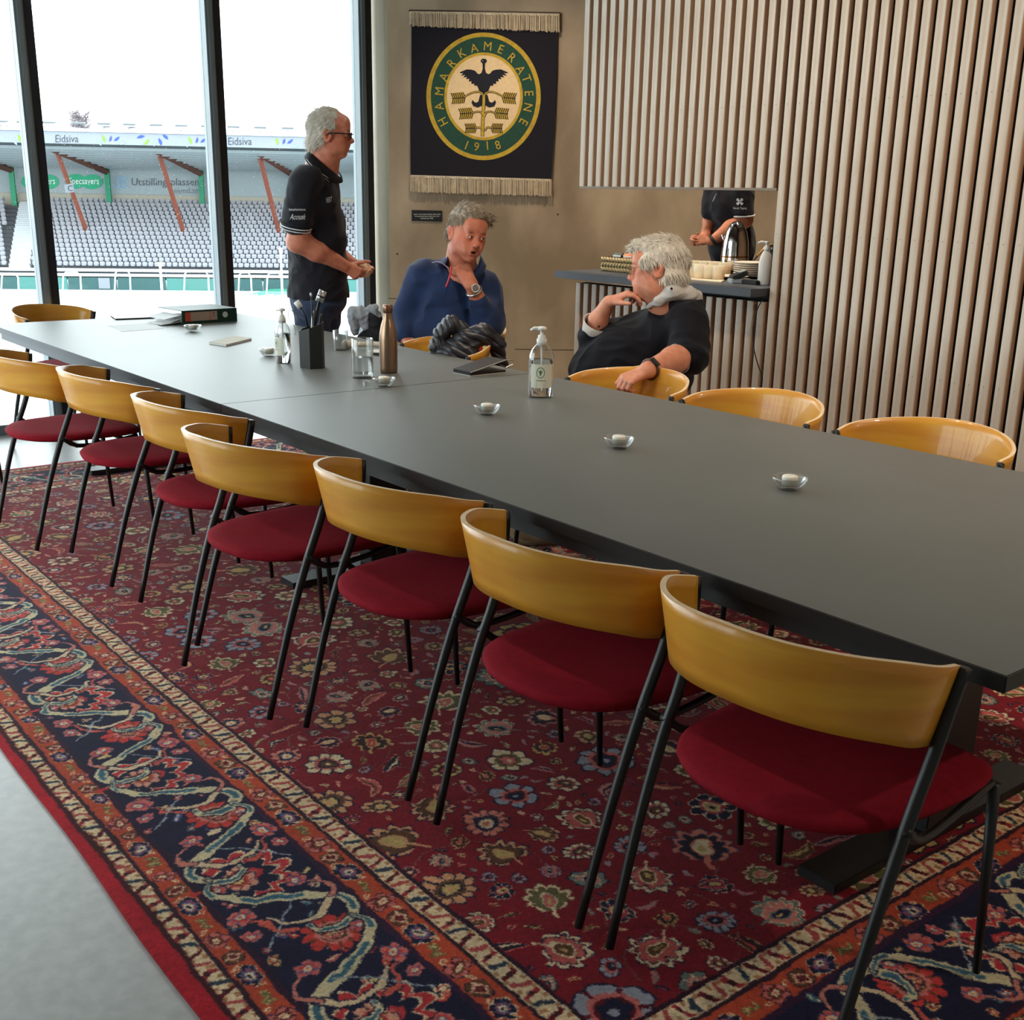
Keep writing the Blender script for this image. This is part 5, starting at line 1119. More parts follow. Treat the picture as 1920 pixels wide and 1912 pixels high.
    for p0 in cor:
        for a in range(3):
            if p0[a]: continue
            p1 = list(p0); p1[a] = 1; d0 = D[I[:, 0]+p0[0], I[:, 1]+p0[1], I[:, 2]+p0[2]]; d1 = D[I[:, 0]+p1[0], I[:, 1]+p1[1], I[:, 2]+p1[2]]
            m = (d0 < 0) != (d1 < 0); t = np.where(m, d0/np.where(m, d0-d1, 1), 0); q = np.repeat(np.array([p0], float), len(I), 0); q[:, a] += t
            acc[m] += q[m]; cnt[m] += 1
    V = lo+h*(I+acc/np.maximum(cnt, 1)[:, None]); Fs = []
    for a in range(3):
        b, e = (a+1) % 3, (a+2) % 3; s0 = [slice(0, n[i]-1) for i in range(3)]; s1 = list(s0); s1[a] = slice(1, n[a]); s0 = tuple(s0); s1 = tuple(s1)
        A, B_ = ins[s0], ins[s1]; E = np.argwhere(A != B_); E = E[(E[:, b] > 0) & (E[:, e] > 0)]; fl = A[E[:, 0], E[:, 1], E[:, 2]]
        def g(db, de): q = E.copy(); q[:, b] -= db; q[:, e] -= de; return idx[q[:, 0], q[:, 1], q[:, 2]]
        f = np.stack([g(1, 1), g(0, 1), g(0, 0), g(1, 0)], 1); f[~fl] = f[~fl][:, ::-1]; Fs.append(f)
    F = np.concatenate(Fs); F = F[(F >= 0).all(1)]
    return V, F
def relax(V, F, it=2, a=.5):
    for _ in range(it):
        acc = np.zeros_like(V); cn = np.zeros(len(V))
        for i in range(4):
            j = (i+1) % 4; np.add.at(acc, F[:, i], V[F[:, j]]); np.add.at(cn, F[:, i], 1)
        V = V+(acc/np.maximum(cn, 1)[:, None]-V)*a
    return V
def vnormals(V, F):
    fn = np.cross(V[F[:, 2]]-V[F[:, 0]], V[F[:, 3]]-V[F[:, 1]]); N = np.zeros_like(V)
    for i in range(4): np.add.at(N, F[:, i], fn)
    return N/(np.linalg.norm(N, axis=1, keepdims=True)+1e-9)
def rotm(yaw, pitch=0, roll=0):
    y, p, r = map(math.radians, (yaw, pitch, roll)); F = np.array([math.sin(y), 0, -math.cos(y)]); L = np.array([math.cos(y), 0, math.sin(y)]); U = np.array([0, 1., 0])
    F, U = F*math.cos(p)-U*math.sin(p), U*math.cos(p)+F*math.sin(p); L, U = L*math.cos(r)+U*math.sin(r), U*math.cos(r)-L*math.sin(r)
    return np.stack([F, L, U])
def folds(amp, sc, seed=0, dirv=(0, 1, 0)):
    """soft wrinkles: wandering ridges"""
    rs = np.random.RandomState(seed); w = [(rs.normal(0, 1, 3), rs.uniform(0, 6.28)) for _ in range(7)]
    def f(X, Y, Z):
        o = 0
        for i, (v, ph) in enumerate(w):
            v = v/np.linalg.norm(v); fr = (1.0+.45*i)/sc; ww = 1.4*np.sin((X*v[1]+Y*v[2]+Z*v[0])*fr*.45+ph*2)
            o = o+np.sin((X*v[0]+Y*v[1]*1.3+Z*v[2])*fr+ph+ww)/(1+.5*i)
        return 1.7*amp*(np.abs(o)-.8)
    return f
def head(c, s, R, nose=1., jaw=1., mouth_open=0):
    Q = lambda f, l, u: np.array(c)+s*(f*R[0]+l*R[1]+u*R[2]); E = lambda f, l, u, r, k=5, sub=0: ell(Q(f, l, u), np.array(r)*s, R, k*s/100, sub)
    C = lambda a, b, ra, rb=None, k=5, sub=0: cap(Q(*a), Q(*b), ra*s, (rb if rb is not None else ra)*s, k*s/100, sub)
    p = [E(-.05, 0, .14, (.41, .31, .355)), E(.1, 0, -.12, (.27, .245*jaw, .33), 8), E(.26, 0, -.40, (.10, .1, .085), 8)]
    for l in (-1, 1):
        p += [E(.03, l*.165*jaw, -.24, (.13, .07, .15), 13), E(.21, l*.165, -.08, (.10, .07, .08), 8), E(.24, l*.12, -.24, (.10, .08, .12), 8)]
    p += [C((.335, -.14, .075), (.335, .14, .075), .045, .045, 7), E(.27, 0, .2, (.12, .22, .16), 9)]
    for l in (-1, 1): p += [E(.40, l*.125, .0, (.075, .075, .05), 6, 1), E(.322, l*.122, -.008, (.066, .068, .062), 3), C((.362, l*.075, .032), (.345, l*.175, .022), .016, .014, 4), E(.385, l*.124, -.010, (.05, .044, .0165), 1.2, 1)]
    p += [C((.36, 0, .03), (.425, 0, -.125), .030, .042*nose, 6), E(.435, 0, -.135, (.046*nose, .045*nose, .038*nose), 5)]
    for l in (-1, 1): p += [E(.39, l*.05, -.155, (.045, .028, .028), 4), E(.41, l*.026, -.18, (.02, .014, .012), 1.2, 1)]
    p += [E(.24, 0, -.27, (.125, .14, .13), 9), E(.355, 0, -.225, (.05, .09, .04), 6), C((.352, -.075, -.272), (.352, .075, -.272), .018, .018, 4), C((.372, -.03, -.266), (.372, .03, -.266), .022, .022, 4), C((.362, -.05, -.315), (.362, .05, -.315), .026, .026, 4)]
    if mouth_open: p += [E(.395, 0, -.292, (.06, .062, .024), 2, 1)]
    else: p += [C((.405, -.08, -.291), (.405, .08, -.291), .010, .007, 2, 1)]
    p += [C((.395, 0, -.355), (.385, 0, -.36), .03, .02, 5, 1) if False else E(.405, 0, -.362, (.022, .06, .014), 4, 1)]
    for l in (-1, 1):
        p += [E(-.045, l*.315, -.05, (.085, .028, .125), 3), E(-.085, l*.335, -.0, (.05, .03, .09), 3), E(-.025, l*.348, -.04, (.042, .03, .068), 1.6, 1), E(-.055, l*.36, .01, (.05, .016, .06), 1.2, 1), C((.02, l*.3, -.07), (-.02, l*.31, -.15), .028, .026, 3)]
    return p, Q
def hand(W, Dv, N, s, curls, T, thumb=(.5, .75, .35), tcurl=.5, spread=.0):
    """wrist, direction, palm normal, length, bends of the four fingers, thumb side vector"""
    W = np.array(W, float); D = np.array(Dv, float); D /= np.linalg.norm(D); N = np.array(N, float); N -= D*(N@D); N /= np.linalg.norm(N); T = np.array(T, float); T -= D*(T@D)+N*(T@N); T /= np.linalg.norm(T)
    p = []; off = [.155, .052, -.052, -.15]; ln = [.40, .45, .42, .33]; kn = [.50, .52, .50, .46]
    for i in range(4):
        K = W+D*kn[i]*s+T*off[i]*s; p.append(cap(W+D*.05*s+T*off[i]*.45*s, K, .085*s, .062*s, .07*s))
        d = D+T*off[i]*spread; d /= np.linalg.norm(d); a = curls[i]; q = K; r = [.056, .052, .047, .04]
        for j, (f, b) in enumerate(((.45, .75), (.3, 1.1), (.25, .7))):
            th = a*b; d = d*math.cos(th)+N*math.sin(th) if j == 0 else d*math.cos(th)+nn*math.sin(th); nn = N-d*(N@d)
            if j: nn = np.cross(np.cross(d, N), d) if np.linalg.norm(np.cross(d, N)) > .05 else nn
            nn = -np.cross(d, np.cross(D, N)) if np.linalg.norm(np.cross(D, N)) > 0 else N
            if nn @ N < 0 and j == 0: nn = -nn
            nn = np.cross(np.cross(D, N), d); nn /= np.linalg.norm(nn)+1e-9
            q2 = q+d*f*ln[i]*s; p.append(cap(q, q2, r[j]*s, r[j+1]*s, .02*s)); q = q2
    p.append(cap(W+D*.08*s+N*.03*s+T*.07*s, W+D*.3*s+T*.15*s+N*.07*s, .085*s, .07*s, .06*s))
    d = D*thumb[0]+T*thumb[1]+N*thumb[2]; d /= np.linalg.norm(d); q = W+D*.2*s+T*.15*s+N*.06*s
    for f, r0, r1 in ((.24, .062, .055), (.2, .054, .042)):
        q2 = q+d*f*s; p.append(cap(q, q2, r0*s, r1*s, .03*s)); q = q2; d = d*math.cos(tcurl*.7)+(D*.6+N*.4)*math.sin(tcurl*.7); d /= np.linalg.norm(d)
    return p

def skin_mat(name, c1, c2): return mat(name, c1, .5, noise=(38, .22), col2=c2, bump=(320, .12, .0008), attr='tint', sheen=.05, spec=.4)
M_skin = skin_mat('fair_skin', (214, 148, 118), (198, 124, 96)); M_skin2 = skin_mat('ruddy_skin', (206, 130, 100), (188, 106, 80)); M_skin3 = skin_mat('tanned_skin', (206, 134, 100), (190, 112, 80))
M_eye = mat('eye_white', (216, 206, 198), .2); M_iris = mat('iris_grey', (52, 60, 64), .2)
def tinted(o, V, spots):
    """soft colour zones: skin tint (lips, nose, ears) and painted shade (eye sockets): spots = (centre, radius, colour factor)"""
    c = np.ones((len(V), 4), np.float32)
    for p, r, col in spots:
        w = np.exp(-((np.linalg.norm(V-p, axis=1)/r)**2))[:, None]; c[:, :3] *= 1-w*(1-np.array(col)[None])
    a = o.data.color_attributes.new('tint', 'FLOAT_COLOR', 'POINT'); a.data.foreach_set('color', c.ravel())
def face_spots(Q, s, warm=.85):
    sp_ = [(Q(.41, 0, -.265), .035*s, (.8, .55, .55)), (Q(.40, .04, -.27), .03*s, (.8, .55, .55)), (Q(.40, -.04, -.27), .03*s, (.8, .55, .55)), (Q(.41, 0, -.315), .04*s, (.82, .58, .58)), (Q(.47, 0, -.14), .08*s, (.98, .78, .76))]
    for l in (-1, 1): sp_ += [(Q(.26, l*.18, -.1), .12*s, (1, .82, .8)), (Q(-.05, l*.34, -.05), .12*s, (1, .82, .8)), (Q(.36, l*.12, .085), .04*s, (.6, .55, .5)), (Q(.36, l*.17, .08), .03*s, (.6, .55, .5)), (Q(.36, l*.12, -.005), .05*s, (.74, .62, .6)), (Q(.39, l*.06, -.16), .03*s, (.8, .66, .64))]  # cheeks, ears, brows; eye sockets darkened as shade painted into the skin
    return sp_
def floor_row(S, px, z, h=.013):
    lo, hi = S.ref, S.ref+600
    for _ in range(30):
        m = (lo+hi)/2
        if S.world([S.J(px, m, z)])[0][2] > h: lo = m
        else: hi = m
    return lo
UPV = lambda: np.array([.018, .956, -.293])
def shoes(S, lst, m, par, d=(1, 0)):
    for px, z in lst:
        fy = floor_row(S, px, z, .03); c = S.J(px, fy, z); L_ = .12/S.k; dv = np.array([d[0], 0, d[1]], float); dv -= UPV()*(dv@UPV()); dv /= np.linalg.norm(dv); h = .026/S.k
        V, F = sculpt([cap(c+dv*L_*-.1+UPV()*h*.9, c+dv*L_*.5+UPV()*h*.4, h*1.5, h*1.15, h*.6), cap(c+dv*L_*.5+UPV()*h*.3, c+dv*L_*1.15+UPV()*h*.1, h*1.2, h*.85, h*.6), ('p', S.J(px, floor_row(S, px, z, .0135), z), -UPV())], 1.8); put(S, 'shoe', V, F, m, par)
def put(sc_, name, V, F, m, par, spots=None, smooth=True):
    W = sc_.world(V); o = mesh(name, W, F if isinstance(F, np.ndarray) else F, m, par, smooth, True)
    if spots is not None: tinted(o, V, spots)
    return o
def merge(parts):
    V = []; F = []; n = 0
    for v, f in parts: V.append(v); F.append(f+n); n += len(v)
    return np.concatenate(V), np.concatenate(F)
def eyes(sc_, Q, s, R, par, look=(0, 0)):
    for l in (-1, 1):
        c = Q(.320, l*.122, -.008); r = .060*s; V = []; F = []
        nu, nv = 14, 10
        for i in range(nv+1):
            for j in range(nu):
                a, b = PI*i/nv, 2*PI*j/nu; V.append(c+r*(R[0]*math.cos(a)+R[1]*math.sin(a)*math.cos(b)+R[2]*math.sin(a)*math.sin(b)))
        F = [(i*nu+j, i*nu+(j+1) % nu, (i+1)*nu+(j+1) % nu, (i+1)*nu+j) for i in range(nv) for j in range(nu)]
        e = mesh('eye', sc_.world(np.array(V)), F, M_eye, par, True, True)
        f = R[0]+look[0]*R[1]+look[1]*R[2]; f /= np.linalg.norm(f); u = np.cross(f, R[2]); u /= np.linalg.norm(u); v = np.cross(u, f); k = 12
        V = [c+f*r*1.05]+[c+f*r*.95+(u*math.cos(2*PI*i/k)+v*math.sin(2*PI*i/k))*r*.42 for i in range(k)]
        W = sc_.world(np.array(V)); p0 = np.array(par.location); mesh('iris', W-p0, [(0, i+1, (i+1) % k+1) for i in range(k)], M_iris, e, True)
def hairdo(sc_, Q, s, R, par, prims, m, strand_m, flow, n, seed, ln=.2, h=1.2, lift=.25, wild=.25, name='hair'):
    """shell of hair plus fine locks following it"""
    rs = np.random.RandomState(seed); fl = flow
    def disp(X, Y, Z):
        a = (X*.9+Y*.35)*.55; b = (Z*.8-Y*.3)*.6
        return .55*np.sin(a*1.1+2*np.sin(b*.31))+.45*np.sin(b*1.4+2.2*np.sin(a*.23))
    V, F = sculpt(prims, h, disp); N = vnormals(V, F); o = put(sc_, name, V, F, m, par)
    ii = rs.randint(0, len(V), n); LV = []; LF = []
    for i in ii:
        p = V[i]; nn = N[i]; d = fl(p)+rs.normal(0, wild, 3); d -= nn*(d@nn); L_ = np.linalg.norm(d)
        if L_ < 1e-3: continue
        d /= L_; b = np.cross(nn, d); L2 = ln*s*rs.uniform(.5, 1.2); w = rs.uniform(.003, .0065)*s; k = len(LV); lf = lift*rs.uniform(.2, 1)
        q = [p-nn*.5, p+d*L2*.35+nn*L2*.13*lf, p+d*L2*.7+nn*(L2*.1*lf), p+d*L2+nn*(L2*.02)]
        for t_, ww in zip(q, (1, 1, .7, .08)): LV += [t_+b*w*ww, t_+nn*w*ww*.7, t_-b*w*ww]
        for j in range(3):
            for e in range(2): LF.append((k+3*j+e, k+3*j+e+1, k+3*j+4+e, k+3*j+3+e))
    o2 = mesh(name+'_locks', sc_.world(np.array(LV)), np.array(LF, np.int32), strand_m, par, True, True); props(o2, kind='stuff')
    return o
def shell(V, F, name, sc_, m, par): return put(sc_, name, V, F, m, par)
def ribbon(sc_, name, A, B, m, par, th_=1.6):
    """band between two curves given in px-space, with thickness"""
    A = np.array(spline(A, 6)); B = np.array(spline(B, 6)); n = len(A); nr = np.cross(np.gradient(A, axis=0), B-A); nr /= np.linalg.norm(nr, axis=1, keepdims=True)+1e-9
    V = np.concatenate([A, B, A+nr*th_, B+nr*th_]); F = []
    for i in range(n-1):
        F += [(i, i+1, n+i+1, n+i), (2*n+i, 3*n+i, 3*n+i+1, 2*n+i+1), (i, 2*n+i, 2*n+i+1, i+1), (n+i, n+i+1, 3*n+i+1, 3*n+i)]
    F += [(0, n, 3*n, 2*n), (n-1, 3*n-1, 4*n-1, 2*n-1)]
    return mesh(name, sc_.world(V), F, m, par, True, True)
def ptube(sc_, name, pts, r, m, par, n=8, k=5):
    mb = MB().tube(spline(pts, k) if k > 1 else pts, r, n); return mesh(name, sc_.world(np.array(mb.V)), mb.F, m, par, True, True)
def decal(o, polys, name, m, par, off=.0016):
    """printing on a garment: flat lettering laid onto the cloth as seen from the front"""
    dg = bpy.context.evaluated_depsgraph_get(); bvh = BVHTree.FromPolygons([o.matrix_basis @ v.co for v in o.data.vertices], [p.vertices[:] for p in o.data.polygons])
    loc = np.array(par.location if par.type == 'EMPTY' else par.parent.location); mb = MB()
    for V, F in polys:
        q = []; last = 3.
        for x, y in V:
            d = ray(x, y); d = d/np.linalg.norm(d); hit = bvh.ray_cast(Vector(CAM-loc), Vector(d))
            t = hit[3] if hit[0] is not None else last
            last = t; q.append(CAM-loc+d*(t-off))
        mb.add(q, F)
    return mesh(name, mb.V, mb.F, m, par)
# ------------------------------------------------------------------ person 1: standing, black polo, looking right
M_hair_w = mat('silver_hair', (222, 214, 200), .6, noise=(60, .3), col2=(196, 186, 170), sheen=.1, spec=.35); M_hair_l = mat('silver_hair_locks', (232, 226, 214), .55, noise=(90, .3), col2=(186, 174, 156), spec=.4)
M_polo = mat('black_polo_cloth', (30, 28, 34), .85, bump=(700, .25, .0006), sheen=.1, spec=.2); M_rib = mat('black_rib_knit', (24, 23, 28), .9); M_trim = mat('white_piping', (214, 212, 212), .7)
M_denim = mat('blue_denim', (52, 66, 92), .85, noise=(26, .25), col2=(40, 50, 72), bump=(600, .3, .0006)); M_shoe = mat('tan_suede', (150, 116, 92), .8, noise=(30, .3), col2=(126, 94, 72)); M_khaki = mat('khaki_cotton', (140, 118, 90), .85, noise=(14, .3), col2=(120, 98, 72))
def person(sc_, px, py, lab, foot=None):
    g = sc_.world([sc_.J(px, py)])[0]; g[2] = 0.0115 if g[0] > -6.2 else 0.
    return thing('person', tuple(g), lab, 'person')
S = Sculpt(6.16, 420); J = S.J; k1 = 1
t1 = person(S, 595, 700, 'standing grey haired man in black polo shirt and jeans looking right, holding a bun')
R = rotm(88, 3, 0); hp_, Q = head(J(619, 250), 94, R, 1.05)
neck = [cap(Q(-.14, 0, -.2), J(597, 318), 24, 27, 10), cap(Q(.03, 0, -.3), J(612, 322), 20, 23, 10)]
tor = [ell(J(588, 372), (50, 62, 66), k=14), ell(J(594, 440), (56, 74, 60), k=16), ell(J(596, 505), (54, 62, 58), k=16), ell(J(597, 560), (50, 46, 55), k=14), cap(J(578, 336, -48), J(584, 338, 52), 26, 26, 14)]
nsh, nel, nwr = J(569, 342, -58), J(559, 452, -66), J(645, 498, -40)
fsh, fel, fwr = J(592, 345, 60), J(603, 452, 66), J(660, 494, 16)
arms = [cap(nsh, nel, 25, 21, 10), cap(nel, J(594, 470, -58), 22, 20, 8), cap(J(594, 470, -58), nwr, 20, 11.5, 8), cap(fsh, fel, 24, 19, 8), cap(fel, fwr, 19, 11, 8)]
leg = [cap(J(586, 575, -28), J(586, 700, -30), 32, 25, 14), cap(J(586, 700, -30), J(582, 818, -28), 24, 16, 8), cap(J(604, 575, 28), J(606, 700, 30), 32, 25, 14), cap(J(606, 700, 30), J(604, 822, 28), 24, 16, 8)]
hn = hand(nwr, (.84, -.5, .25), (.25, .15, .95), 62, (.75, .85, .95, 1.05), (.4, .9, -.1), (.75, .45, .5), .4)
hf = hand(fwr, (.86, -.42, -.2), (.1, -.1, -.98), 60, (.6, .7, .8, .9), (.4, .9, 0), (.8, .4, .5), .4)
hv, hf_ = sculpt(hp_+neck, 1.0); av, af = sculpt(arms+hn+hf, 1.25); bv, bf = sculpt(infl(tor, -3)+leg+[], 3)
V, F = merge([(hv, hf_), (av, af), (bv, bf)])
put(S, 'body', V, F, M_skin2, t1, face_spots(Q, 94))
eyes(S, Q, 94, R, t1)
cl = infl(tor, 2)+[cap(nsh, J(556, 415, -66), 30, 29, 12), cap(fsh, J(600, 418, 68), 28, 27, 12), cap(J(596, 318, 2), J(600, 338), 22, 32, 14)]
V, F = sculpt(cl+[ell(J(597, 548), (57, 40, 60), k=14), plane(J(600, 557), (0, -1, .1))], 1.5, folds(.9, 17, 3)); polo = put(S, 'polo_shirt', V, F, M_polo, t1)
# sleeve cuff with white piping, collar
ribA = []; 
for nm, c_, r_, m_, w_ in (('sleeve_cuff', (555, 418), 29.5, M_rib, 2.4), ('sleeve_piping', (555, 424.5), 29.3, M_trim, 1.3), ('sleeve_piping', (554.5, 429.5), 28.8, M_trim, 1.0)):
    ax_ = (J(c_[0], c_[1], -66)-nsh); ax_ /= np.linalg.norm(ax_); u_ = np.cross(ax_, [0, 0, 1]); u_ /= np.linalg.norm(u_); v_ = np.cross(ax_, u_); c0 = J(c_[0], c_[1], -66)
    pts = [c0+r_*(u_*math.cos(a)+v_*math.sin(a)) for a in np.linspace(0, 2*PI, 22)]; ptube(S, nm, pts, w_, m_, t1, 6, 2)
up_c = [J(588, 290, 20), J(580, 284, 0), J(585, 289, -22), J(602, 305, -30), J(622, 321, -26), J(634, 330, -10)]
lo_c = [J(580, 300, 30), J(573, 293, 0), J(575, 304, -36), J(593, 322, -46), J(612, 336, -42), J(622, 345, -28)]
ribbon(S, 'collar', up_c, lo_c, M_rib, t1, 2.2); ptube(S, 'collar_piping', lo_c, .9, M_trim, t1, 6, 6)
ptube(S, 'collar_piping', [p+np.array([1.5, 3.2, -.5]) for p in lo_c], .8, M_trim, t1, 6, 6)
ribbon(S, 'collar', [J(634, 330, -10), J(640, 332, 8), J(634, 322, 28)], [J(622, 345, -28), J(640, 342, 6), J(640, 335, 34)], M_rib, t1, 2)
polys = []
V, F = text_fit('VERT', 611, 622.5, 371, 381); V = [(x, y-(x-611)*.22) for x, y in V]; decal(polo, [(V, F)], 'chest_print', M_trim, t1)
V, F = text_fit('hamarkommune', 542, 573, 390, 395); a_ = (V, F); V, F = text_fit('Acosøk', 543, 572, 401, 412); V = [(x+(412-y)*.25, y) for x, y in V]; decal(polo, [a_, (V, F)], 'sleeve_print', M_trim, t1)
V, F = sculpt(infl(leg, 3.5)+[ell(J(597, 560), (53, 42, 57), k=12), plane(J(600, 826), (0, -1, -.3))], 2.2, folds(.9, 15, 5)); put(S, 'jeans', V, F, M_denim, t1)
shoes(S, [(584, -28), (606, 28)], M_shoe, t1, (1, -.1))
# hair: combed back, open forehead
hq = lambda f, l, u, r, k=6, sub=0: ell(Q(f, l, u), np.array(r)*94, R, k, sub)
hr_ = [hq(-.075, 0, .155, (.405, .325, .36)), hq(-.19, 0, -.12, (.27, .30, .22)), hq(-.25, 0, -.27, (.17, .22, .11), 8), hq(-.1, .19, -.02, (.13, .14, .18)), hq(-.1, -.19, -.02, (.13, .14, .18)),
       hq(.42, 0, .14, (.36, .5, .44), 5, 1), hq(.2, .34, -.2, (.27, .2, .3), 4, 1), hq(.2, -.34, -.2, (.27, .2, .3), 4, 1), hq(-.03, .37, -.12, (.1, .08, .2), 3, 1), hq(-.03, -.37, -.12, (.1, .08, .2), 3, 1)]
def flow1(p): d = p-Q(.1, 0, .45); l = (p-Q(0, 0, 0))@R[1]; return -R[0]*.8-R[2]*1.0*(1 if (p-Q(0, 0, 0))@R[2] < 40 else .2)
hairdo(S, Q, 94, R, t1, hr_, M_hair_w, M_hair_l, flow1, 3600, 2, .2, 1.1, .25, .2)
M_fr = mat('dark_spectacle_frame', (26, 24, 26), .3)
def spectacles(S, Q, s, t, m, r=.004, w=.075, hh=.055):
    mb = MB(); e = []
    for l in (-1, 1):
        c = lambda a: Q(.43-.03*abs(math.cos(a))*(1 if False else .5), l*.125+w*math.cos(a)*1.05, -.02+hh*math.sin(a))
        mb.tube([c(2*PI*i/18) for i in range(19)], s*r*2.2, 6); mb.tube([Q(.41, l*.205, .01), Q(.2, l*.31, .015), Q(-.02, l*.335, .0), Q(-.07, l*.335, -.04)], s*r*2.0, 6)
    mb.tube([Q(.43, -.05, -.01), Q(.45, 0, .005), Q(.43, .05, -.01)], s*r*2, 6)
    return mesh('spectacles', S.world(np.array(mb.V)), mb.F, m, t, True, True)
spectacles(S, Q, 94, t1, M_fr, .007, .08, .05)
# bun held in both hands
g = S.world([J(683, 511, -6)])[0]; t = thing('bun', tuple(g), 'round pale bun held in both hands by the standing man', 'bun')
V, F = sculpt([ell(J(684, 508, -6), (13, 14, 12), rotm(20, 0, 25), 3), ell(J(680, 500, -8), (9, 8, 10), None, 4)], 1.0, folds(.25, 5, 8)); put(S, 'bun_body', V, F, mat('pale_bun_crust', (224, 184, 140), .6, noise=(30, .3), col2=(236, 204, 168)), t)

# ------------------------------------------------------------------ person 2: seated, blue half-zip pullover, hand at chin
S = Sculpt(5.72, 520); J = S.J
t2 = person(S, 845, 700, 'seated man in blue half zip pullover with chin on hand and silver watch')
R = rotm(27, 12, -7); hs = 103; hp_, Q = head(J(877, 437, -22), hs, R, 1.15, 1.22, 1)
neck = [cap(Q(-.15, 0, -.2), J(862, 520, 8), 25, 32, 10), cap(Q(-.04, 0, -.32), J(864, 516, -2), 20, 26, 10)]
tor = [ell(J(850, 548, 4), (68, 56, 44), rotm(10)[[1, 2, 0]], 16), ell(J(838, 612, -2), (72, 60, 52), k=18), ell(J(842, 665, 8), (66, 40, 56), k=14), cap(J(803, 513, 4), J(900, 532, 10), 27, 27, 16)]
rsh, rel, rwr = J(791, 517, 2), J(763, 588, 4), J(757, 634, -30); lsh, lel, lwr = J(911, 542, 6), J(917, 604, -34), J(884, 535, -60)
arms = [cap(rsh, rel, 24, 20, 8), cap(rel, rwr, 19, 12, 8), cap(lsh, lel, 24, 21, 8), cap(lel, lwr, 20, 12.5, 8)]
hl = hand(lwr, (-.42, .88, .15), (-.85, -.42, .35), 72, (1.35, 1.45, 1.5, 1.55), (.0, .2, .95), (.5, .3, .9), .6)
hl = hand(lwr, (-.46, .88, .22), (-.1, .05, .98), 80, (1.3, 1.4, 1.5, 1.5), (-.85, -.5, 0), (.7, .45, .5), .7)
hr2 = hand(rwr, (.45, -.25, -.6), (.1, -.9, .1), 68, (.5, .5, .55, .6), (.7, .2, .3), (.6, .7, .3), .4)
hv, hf_ = sculpt(hp_+neck, 1.05); av, af = sculpt(arms+hl+hr2, 1.3)
leg = [cap(J(822, 688, 5), J(735, 735, 0), 34, 26, 14), cap(J(735, 735, 0), J(742, 832, 10), 25, 15, 8), cap(J(840, 690, 30), J(760, 735, 50), 34, 26, 14), cap(J(760, 735, 50), J(768, 845, 60), 25, 15, 8)]
bv, bf = sculpt(infl(tor, -3)+leg, 3.2); V, F = merge([(hv, hf_), (av, af), (bv, bf)])
o = put(S, 'body', V, F, M_skin2, t2, face_spots(Q, hs)+[(Q(.33, .12, .1), 7, (.7, .66, .62)), (Q(.33, -.12, .1), 7, (.7, .66, .62))])
eyes(S, Q, hs, R, t2, (.25, -.05))
V, F = sculpt([ell(Q(.345, 0, -.292), np.array([.028, .062, .025])*hs, R, 2)], .8); put(S, 'mouth', V, F, mat('mouth_dark', (58, 20, 18), .6), t2)
M_blue = mat('blue_fleece', (17, 44, 88), .85, noise=(18, .2), col2=(13, 35, 72), bump=(500, .25, .0006), sheen=.15)
cl = infl(tor, 2)+[cap(rsh, rel, 29, 26, 12), cap(rel, J(758, 625, -26), 26, 20, 10), cap(lsh, lel, 31, 29, 12), cap(lel, J(899, 566, -50), 28, 20, 10), cap(J(862, 500, 4), J(860, 530, 4), 31, 40, 14)]
V, F = sculpt(cl+[ell(J(857, 497, -20), (20, 22, 20), None, 5, 1), ell(J(866, 484, -4), (27, 17, 26), None, 4, 1)], 1.5, folds(1.1, 19, 11)); pull = put(S, 'pullover', V, F, M_blue, t2)
# stand-up collar, zip
ribbon(S, 'collar', [J(846, 474, 14), J(842, 480, -14), J(836, 494, -34), J(826, 497, -40)], [J(838, 492, 14), J(832, 500, -16), J(826, 506, -34), J(812, 492, -36)], M_blue, t2, 2.5)
ribbon(S, 'collar', [J(900, 476, 8), J(902, 482, -16), J(896, 498, -34), J(884, 512, -44)], [J(908, 492, 10), J(912, 500, -18), J(904, 514, -40), J(888, 526, -50)], M_blue, t2, 2.5)
ptube(S, 'collar_trim', [J(810, 492, -38), J(824, 491, -42), J(834, 497, -42), J(842, 504, -46)], .8, mat('lilac_trim', (170, 160, 196), .7), t2)
ptube(S, 'zip', [J(846, 500, -50), J(844, 514, -58), J(840, 528, -60), J(836, 538, -60)], 1.7, mat('red_zip', (206, 56, 62), .5), t2)
V, F = sculpt(infl(leg, 3), 2.6, folds(.8, 14, 4)); put(S, 'trousers', V, F, mat('dark_trousers', (38, 40, 50), .85), t2)
shoes(S, [(742, 12), (768, 62)], M_shoe, t2, (-1, -.2))
hq = lambda f, l, u, r, k=6, sub=0: ell(Q(f, l, u), np.array(r)*hs, R, k, sub)
hr_ = [hq(-.07, 0, .2, (.415, .325, .335)), hq(.1, .03, .37, (.24, .24, .12), 8), hq(.18, .22, .33, (.14, .12, .12), 6), hq(-.18, 0, -.05, (.27, .32, .25)),
       hq(.45, -.02, .03, (.26, .33, .36), 4, 1), hq(.18, .34, -.22, (.26, .16, .32), 4, 1), hq(.18, -.34, -.22, (.26, .16, .32), 4, 1), hq(-.05, .38, -.12, (.1, .08, .2), 3, 1), hq(-.05, -.38, -.12, (.1, .08, .2), 3, 1)]
M_h2 = mat('grey_brown_hair', (130, 110, 86), .6, noise=(30, .3), col2=(168, 156, 138)); M_h2l = mat('grey_brown_locks', (150, 130, 104), .55, noise=(50, .3), col2=(98, 78, 58))
def flow2(p): q = p-Q(0, 0, 0); return R[1]*(.9 if q@R[2] > 25 else .1)+R[0]*(.5 if q@R[2] > 25 else .0)-R[2]*(1 if q@R[2] < 35 else .15)
hairdo(S, Q, hs, R, t2, hr_, M_h2, M_h2l, flow2, 3800, 5, .15, 1.1, .25, .15)
